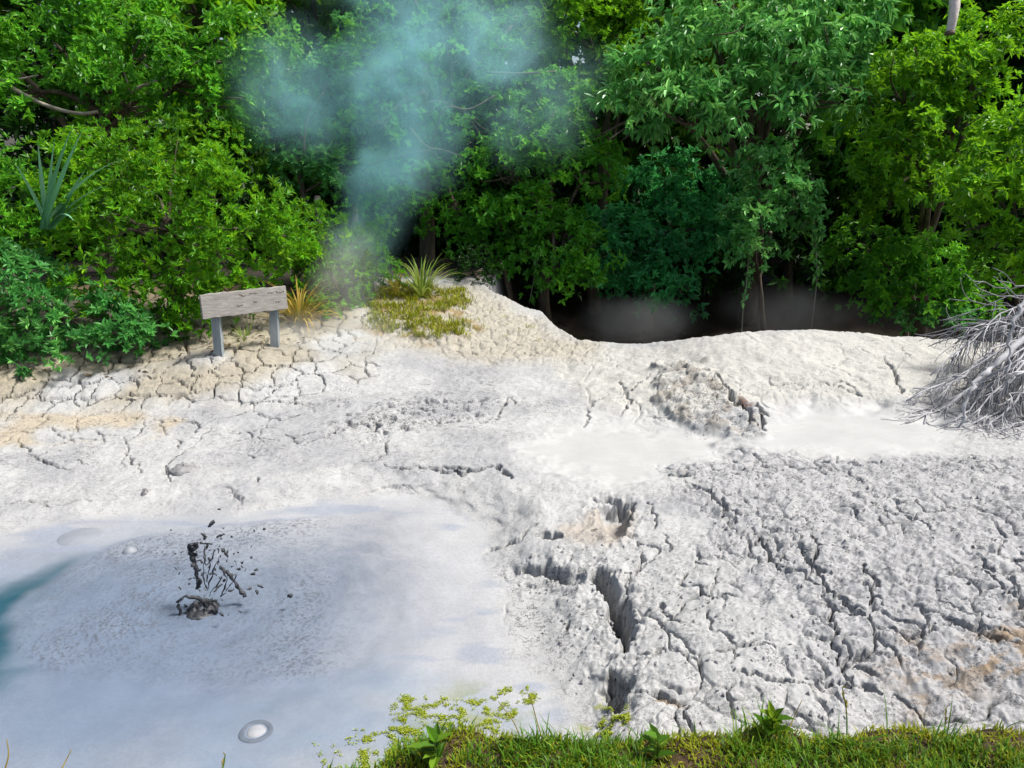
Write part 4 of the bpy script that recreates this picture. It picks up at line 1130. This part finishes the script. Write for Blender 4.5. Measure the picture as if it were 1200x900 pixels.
# ---------------------------------------------------------------- mud-coated fallen branches, right edge
M_MUDTWIG = simple("mud_coated_twig", (.22, .22, .235), (.46, .46, .47), 7, .85, .6, .006, .25)
M_DARKTWIG = simple("dark_bare_twig", (.10, .10, .11), (.30, .30, .32), 7, .9, .6, .006, .2)
def build_brush():
    R = np.random.default_rng(77)
    O = at(1285, 396, 7.9)
    gb = np.array((O[0], O[1], .3))
    root = thing("fallen_branches", "tangled heap of mud-coated dead branches at the right edge", "branches", gb)
    fine, dark = MB(), MB()
    def grow(p, d, L, r, lev, mb, sag):
        n = 5; pts = [p]
        for i in range(n):
            d = unit(d + R.normal(size=3) * .17 + np.array((0, 0, -sag)))
            q = pts[-1] + d * L / n
            zf = gz(q[0], q[1]) + r * .6 if q[1] < 12 else -9
            if q[2] < zf: q[2] = zf; d[2] = abs(d[2]) * .1
            pts.append(q)
        pts = np.array(pts)
        mb.tube(pts - gb, np.linspace(r, r * .45, n + 1), 5 if r > .008 else 4, .35)
        if lev > 0:
            for _ in range(int(R.integers(3, 6))):
                i = int(R.integers(1, n))
                dd = unit(unit(pts[i + 1] - pts[i]) + R.normal(size=3) * .55)
                grow(pts[i], dd, L * R.uniform(.35, .7), r * R.uniform(.4, .62), lev - 1, fine if R.random() < .75 else dark, sag * 1.1)
    targets = [(1062,470,6.9),(1078,492,6.7),(1100,502,6.5),(1125,510,6.4),(1150,518,6.3),(1172,515,6.2),(1200,525,6.1),(1090,440,7.2),(1070,455,7.0),(1115,420,7.3),(1140,455,6.7),(1180,470,6.4),
               (1110,470,6.7),(1135,490,6.5),(1160,440,6.8),(1190,440,6.6),(1120,385,7.7),(1150,380,7.5),(1095,470,6.8),(1205,480,6.4),(1145,505,6.4)]
    for t in targets:
        e = at(*t)
        s = O + R.normal(size=3) * np.array((.12, .3, .16)) + (0, 0, .02)
        mid = (s + e) / 2 + np.array((0, 0, .14 + .1 * R.random())) + R.normal(size=3) * .12
        e[2] = max(e[2], gz(e[0], e[1]) - .02)
        p = curve_pts([s, mid, e], 7)
        p[1:-1] += R.normal(size=p[1:-1].shape) * .018
        r0 = R.uniform(.009, .019)
        m2 = MB(); m2.tube(p - gb, np.linspace(r0, .008, len(p)), 6, .4); m2.build("branch", M_MUDTWIG, root)
        for i in range(2, len(p) - 1):
            for _ in range(4 if i < 8 else 3):
                dd = unit(unit(p[i + 1] - p[i]) * 1.3 + R.normal(size=3) * .5 + (0, -.1, -.3))
                grow(p[i], dd, R.uniform(.18, .45), R.uniform(.0045, .0085), 1, fine if R.random() < .78 else dark, .30)
    # thick pale limbs
    for a in ([at(1240,318,7.3),at(1206,345,6.9),at(1190,372,6.75),at(1184,404,6.7),at(1180,440,6.6)], [at(1215,385,7.0),at(1165,428,6.7),at(1142,448,6.55),at(1131,474,6.45),at(1126,503,6.4)]):
        p = curve_pts(a, 6)
        p[1:-1] += R.normal(size=p[1:-1].shape) * .012
        m2 = MB(); m2.tube(p - gb, np.linspace(.032, .010, len(p)) * R.uniform(.75, 1.2, len(p)), 7, .5); m2.build("branch", M_MUDTWIG, root)
    # whiskers standing off the top
    for t in [(1080,392),(1098,378),(1112,352),(1130,322),(1085,405),(1140,345),(1172,330),(1110,372),(1075,400)]:
        s = O + R.normal(size=3) * .15 + (-.35, 0, .1)
        e = at(*t, 7.7)
        p = curve_pts([s, (s + e) / 2 + (0, 0, .1), e], 6) + R.normal(size=(13, 3)) * .012
        dark.tube(p - gb, np.linspace(.010, .004, len(p)), 4, .3)
        for i in (5, 8, 10): grow(p[i], unit(p[-1] - p[0] + R.normal(size=3) * .7), .3, .005, 0, dark, .02)
    tag(fine.build("twigs", M_MUDTWIG, root), kind="stuff"); tag(dark.build("dark_twigs", M_DARKTWIG, root), kind="stuff")
build_brush()

# ---------------------------------------------------------------- the spout of thrown mud
M_WETMUD = simple("wet_dark_mud", (.02, .021, .024), (.055, .058, .066), 30, .42, .5, .006, .3)
def blob(mb, c, d, L, r, R):
    """one flung gob: a stretched, lumpy drop"""
    d = unit(np.asarray(d, float)); n = 6
    ts = np.linspace(-.5, .5, n)
    rr = r * np.sin(np.linspace(.28, math.pi - .18, n)) ** .8 * R.uniform(.75, 1.25, n)
    pts = np.asarray(c)[None] + d[None] * (ts * L)[:, None] + R.normal(size=(n, 3)) * r * .22
    mb.tube(pts, rr, 6, .4)
def build_spout():
    R = np.random.default_rng(55)
    b = P(238, 716); b[2] = gz(b[0], b[1])
    y0 = b[1]
    root = thing("mud_spout", "spout of dark wet mud bursting from the pool in flung strands", "mud splash", b)
    # torn crown round the vent
    nth, nr = 36, 10
    V = []
    for j in range(nr):
        s = j / (nr - 1)
        rad = .010 + .10 * s
        for i in range(nth):
            a = i / nth * 2 * math.pi
            hgt = .05 * math.exp(-((s - .38) / .26) ** 2) * (.6 + .6 * noise(np.array([math.cos(a) * 2.2 + 3]), np.array([math.sin(a) * 2.2]), 9)[0]) - .03 * (s > .95) - .05 * math.exp(-(s / .18) ** 2)
            V.append((math.cos(a) * rad * (1 + .25 * R.normal() * .5), math.sin(a) * rad * (1 + .1 * R.normal()), hgt + .008 * R.normal() * (s < .8)))
    F = [(j * nth + i, j * nth + (i + 1) % nth, (j + 1) * nth + (i + 1) % nth, (j + 1) * nth + i) for j in range(nr - 1) for i in range(nth)]
    mesh_np("crown", V, [np.array(F)], M_WETMUD, root)
    def pt(u, v, dy=0): return at(u, v, y0 + dy) - b
    strands = [([pt(243,712),pt(234,702,-.03),pt(222,699,-.05),pt(213,701,-.06),pt(208,706,-.06)],.012,.006),([pt(207,708,-.06),pt(211,714,-.06),pt(210,724,-.06)],.008,.009),
      ([pt(233,688,.02),pt(231,678,.02),pt(229,664,.02),pt(225,652,.02),pt(224,645,.02),pt(231,640,.02)],.009,.015),([pt(258,664,.05),pt(266,671,.05),pt(274,680,.05),pt(281,691,.05),pt(288,699,.05)],.010,.009),
      ([pt(231,690,0),pt(232,682,0),pt(235,679,0),pt(234,688,0)],.007,.007),([pt(244,712),pt(247,706,.02),pt(254,703,.03)],.012,.007),([pt(252,720,-.05),pt(254,714,-.05),pt(250,706,-.03)],.008,.01),([pt(226,722,-.05),pt(226,716,-.05),pt(228,712,-.03)],.007,.006),
      ([pt(222,641,.02),pt(226,639,.02),pt(232,636,.02)],.016,.009),([pt(235,637,.02),pt(242,637,.02),pt(249,637,.02)],.006,.003),([pt(244,617,.02),pt(248,614,.02),pt(251,612,.02)],.005,.008),([pt(254,629),pt(258,628),pt(262,626)],.007,.004)]
    for pts, r0, r1 in strands:
        p = curve_pts(pts, 5); p += R.normal(size=p.shape) * .003
        m2 = MB(); m2.tube(p, np.linspace(r0, r1, len(p)) * R.uniform(.7, 1.5, len(p)), 6, .4); m2.build("mud_strand", M_WETMUD, root)
    for _ in range(6):
        tu, tv = R.uniform(222, 288), R.uniform(632, 694)
        a0 = pt(243 + R.normal() * 5, 711, R.normal() * .03); e0 = pt(tu, tv, R.normal() * .06)
        p = curve_pts([a0, a0 * .6 + e0 * .4 + np.array((R.normal() * .03, R.normal() * .02, .03)), e0], 7)
        k0 = int(R.integers(3, 8)); p = p[k0:] + R.normal(size=(len(p) - k0, 3)) * .004
        m2 = MB(); m2.tube(p, R.uniform(.0015, .006, len(p)), 5, .4); m2.build("mud_strand", M_WETMUD, root)
    drops = [(248,612,8,3),(239,627,6,2),(240,631,4,2),(262,645,5,3),(265,649,6,3),(240,652,6,2),(246,656,7,2),(236,658,4,2),(237,673,4,2),(254,690,8,2),(263,680,5,2),(280,667,5,2),(296,673,5,2),(305,687,6,2),(270,692,7,2),(218,710,4,2),(262,707,4,2),(340,698,5,3),(300,668,4,2),(310,620,3,2),(298,622,4,1),(257,640,3,1),(243,640,5,2),(250,672,4,2),(284,659,3,1),(222,724,5,2),(272,664,3,1),(292,690,5,2),(301,694,5,2),(254,716,6,3),(260,720,4,2),(283,718,7,1),(226,662,5,3),(234,668,5,2),(258,652,3,1),(229,650,5,3),(241,661,3,1),(266,657,3,1)]
    m2 = MB()
    for u, v, L, w in drops:
        s = m_per_px(y0, v)
        blob(m2, pt(u, v, R.normal() * .06), (R.uniform(-1, 1), R.normal() * .3, R.uniform(-.5, 1)), L * s * 1.3, w * s * .8, R)
    for _ in range(70):
        u, v = 247 + R.normal() * 21, 668 + R.normal() * 22
        s = m_per_px(y0, v)
        blob(m2, pt(u, v, R.normal() * .1), R.normal(size=3), R.uniform(1.5, 5.5) * s, R.uniform(.5, 1.3) * s, R)
    tag(m2.build("droplets", M_WETMUD, root), kind="stuff")
build_spout()

# ---------------------------------------------------------------- bubbles in the liquid mud
M_BUB = simple("bubble_mud", (.16, .175, .20), (.20, .215, .24), 8, .6, .1, .003, .5)
M_BUB2 = simple("bubble_rim_mud", (.07, .085, .11), (.12, .14, .17), 12, .8, .5, .004, .15)
M_BUBW = simple("white_bubble_mud", (.22, .23, .25), (.28, .29, .305), 20, .75, .4, .003, .2)
def bubble(label, u, v, rpx, h, rim):
    c = P(u, v); c[2] = gz(c[0], c[1])
    s = np.linalg.norm(c - np.array((0, 0, CAM_H))) / FPX
    R0 = rpx * s
    root = thing("mud_bubble", label, "bubble", c, "bubbles in the mud pool")
    def lathe(prof, k=32):
        V = [(math.cos(i / k * 6.28318) * r_ * (1 + .05 * math.sin(i * .6 + r_ * 30)), math.sin(i / k * 6.28318) * r_ * .96, z_) for r_, z_ in prof for i in range(k)]
        F = [(j * k + i, j * k + (i + 1) % k, (j + 1) * k + (i + 1) % k, (j + 1) * k + i) for j in range(len(prof) - 1) for i in range(k)]
        return V, F
    V, F = lathe([(.001, h), (R0 * .25, h * .96), (R0 * .5, h * .78), (R0 * .75, h * .42), (R0 * .92, h * .12), (R0 * 1.0, -.006)])
    mesh_np("dome", V, [np.array(F)], M_BUBW if rim else M_BUB, root)
    if rim:
        V, F = lathe([(R0 * 1.0, -.006), (R0 * 1.12, .002), (R0 * 1.3, .0035), (R0 * 1.5, .0035), (R0 * 1.65, .003), (R0 * 1.8, -.006)])
        mesh_np("rim", V, [np.array(F)], M_BUB2, root)
bubble("round white bubble with a dark ring near the bottom edge of the pool", 300, 857, 10, .012, True)
bubble("broad pale dome of mud at the upper left of the pool", 93, 627, 22, .022, False)
bubble("small white bubble on the far edge of the swirl", 152, 646, 7, .03, False)

# dark lump on the flat, and algae floating at the pool's near edge
def slab(label, u, v, w, d, h, seed):
    c = P(u, v); c[2] = gz(c[0], c[1])
    R = np.random.default_rng(seed); k, m = 22, 7
    V = []
    for j in range(m):
        t = j / (m - 1)
        for i in range(k):
            a = i / k * 6.28318
            f = (1 + .22 * noise(np.array([math.cos(a) * 1.7 + seed]), np.array([math.sin(a) * 1.7]), 3)[0]) * (1.05 - .95 * t ** 2.5)
            V.append((math.cos(a) * w * f, math.sin(a) * d * f, -.02 + (h + .02) * (1 - (1 - t) ** 2) + .012 * R.normal()))
    F = [(j * k + i, j * k + (i + 1) % k, (j + 1) * k + (i + 1) % k, (j + 1) * k + i) for j in range(m - 1) for i in range(k)]
    F2 = [(( m - 1) * k + i, (m - 1) * k + (i + 1) % k, (m - 1) * k + (i + 2) % k) for i in range(1, k - 1)]
    o = mesh_np("mud_lump", V, [np.array(F)], M_LUMP)
    o.location = c
    tag(o, label, "mud lump")
M_LUMP = simple("grey_dry_mud", (.13, .13, .135), (.30, .30, .305), 14, .95, 1.0, .02)
slab("dark grey slab of dry mud lying flat left of the terrace lip", 216, 551, .12, .10, .035, 4)
slab("small dark speck of mud on the pale flat below the slab", 170, 578, .022, .03, .02, 9)
def algae():
    R = np.random.default_rng(66)
    pts = []
    for (pl, n) in ((poly([(462,814),(542,822),(622,794),(632,814),(582,854),(622,884),(582,904),(452,894)]), 330), (poly([(427,864),(492,844),(502,899),(422,904)]), 70), (poly([(712,819),(734,822),(738,844),(710,860),(696,852)]), 70), (poly([(362,864),(422,849),(442,894),(382,904)]), 14)):
        pts.append(scatter(pl, n * 22, n, lambda q: fbm(q[:, 0] * 14, q[:, 1] * 20, 501, 4, .7) > .33))
    q = np.concatenate(pts)
    per = 7; n = len(q) * per
    b = np.repeat(q, per, 0) + R.normal(size=(n, 2)) * .006
    z = np.array([gz(p[0], p[1]) for p in b]) + R.uniform(.001, .008, n)
    a = R.random(n) * 6.28
    D = np.stack([np.cos(a), np.sin(a), R.uniform(-.05, .18, n)], 1)
    V, F, t = leaf_mesh(np.column_stack([b, z]), unit(D), np.repeat(np.array([[0, 0, 1.]]), n, 0) + R.normal(size=(n, 3)) * .2, R.uniform(.004, .010, n), R.uniform(.003, .007, n), R.random(n))
    tag(mesh_np("algae", V, [F], leaf_material("algae_green", (.14, .20, .004), (.25, .31, .010), (.36, .38, .02), .4, .2, .4), None, False, {"tint": t}), kind="stuff")
algae()

# ---------------------------------------------------------------- steam
def steam(name, blobs, dens, color, nscale, seed, wisp=(.42, .72), aniso=.3):
    """one closed body of steam; its density fades to nothing inside the hull"""
    N = NT(name + "_vapour")
    p = N.pos()
    warp = N.n("ShaderNodeTexNoise", ins={"Vector": p, "Scale": nscale * .6, "Detail": 2.0})
    wv = N.n("ShaderNodeVectorMath", operation='MULTIPLY_ADD', ins={0: warp.outputs["Color"], 1: (.9, .9, .9), 2: (-.45, -.45, -.45)})
    pw = N.n("ShaderNodeVectorMath", operation='ADD', ins={0: p, 1: wv.outputs[0]}).outputs[0]
    tot = None; lo = np.full(3, 1e9); hi = -lo
    for c, r, k in blobs:
        c = np.asarray(c); r = np.asarray(r)
        lo = np.minimum(lo, c - r - .4); hi = np.maximum(hi, c + r + .4)
        a = N.n("ShaderNodeVectorMath", operation='SUBTRACT', ins={0: pw, 1: tuple(c)})
        a = N.n("ShaderNodeVectorMath", operation='DIVIDE', ins={0: a.outputs[0], 1: tuple(r)})
        l = N.n("ShaderNodeVectorMath", operation='LENGTH', ins={0: a.outputs[0]}).outputs["Value"]
        f = N.n("ShaderNodeMapRange", interpolation_type='SMOOTHSTEP', ins={0: l, 1: 1.0, 2: .15, 3: 0.0, 4: k}).outputs[0]
        tot = f if tot is None else N.math('ADD', tot, f)
    nz = N.n("ShaderNodeMapRange", interpolation_type='SMOOTHSTEP', ins={0: N.noise(nscale, 6, .62, pw), 1: wisp[0], 2: wisp[1], 3: .35, 4: 1.3}).outputs[0]
    d = N.math('MULTIPLY', N.math('MULTIPLY', tot, nz), dens)
    vol = N.n("ShaderNodeVolumePrincipled", ins={"Color": (*color, 1), "Density": d, "Anisotropy": aniso})
    N.link(vol.outputs[0], N.out.inputs["Volume"])
    # hull: rounded box round the blobs
    c, h = (lo + hi) / 2, (hi - lo) / 2
    n = 10; V = []; F = []
    for i in range(n + 1):
        ph = math.pi * i / n
        for j in range(16):
            th = 2 * math.pi * j / 16
            d3 = np.array((math.sin(ph) * math.cos(th), math.sin(ph) * math.sin(th), math.cos(ph)))
            d3 = np.sign(d3) * np.abs(d3) ** .35
            d3 = d3 / np.max(np.abs(d3) + 1e-9) if np.max(np.abs(d3)) > 0 else d3
            V.append(d3 * h)
    F = [(i * 16 + j, (i + 1) * 16 + j, (i + 1) * 16 + (j + 1) % 16, i * 16 + (j + 1) % 16) for i in range(n) for j in range(16)]
    o = mesh_np(name, V, [np.array(F)], N.m, None, True)
    o.location = c
    return tag(o, kind="stuff")
def bl(u, v, y, ru, rv, ry, k):
    s = m_per_px(y, v); return (at(u, v, y), (ru * s, ry, rv * s), k)
steam("steam_plume", [bl(468,120,11.4,105,140,.7,1.35),bl(345,110,11.4,88,100,.6,1.2),bl(545,40,11.4,115,110,.7,.9),bl(470,-50,11.5,150,110,.8,1.0),bl(440,215,11.2,70,80,.55,1.1),bl(415,290,10.9,62,75,.5,1.0),bl(620,100,11.6,100,120,.6,.5)],
      1.0, (.52, .92, 1.0), 1.5, 1, (.41, .64))
steam("pit_steam", [bl(750,375,12.2,80,38,.9,.8),bl(930,360,12.2,110,40,.8,.3)], 2.2, (.95, .92, .90), .9, 2, (.44, .72))
steam("ground_steam", [bl(405,330,9.9,60,80,.5,1.1),bl(400,392,9.0,120,50,.6,1.2),bl(470,400,9.0,90,40,.6,.6)], .9, (.95, .96, .96), 1.2, 3)
steam("pond_steam", [bl(1080,480,6.9,70,45,.35,1.0),bl(1040,500,6.8,60,30,.3,.8)], .9, (.92, .92, .94), 2.2, 4)
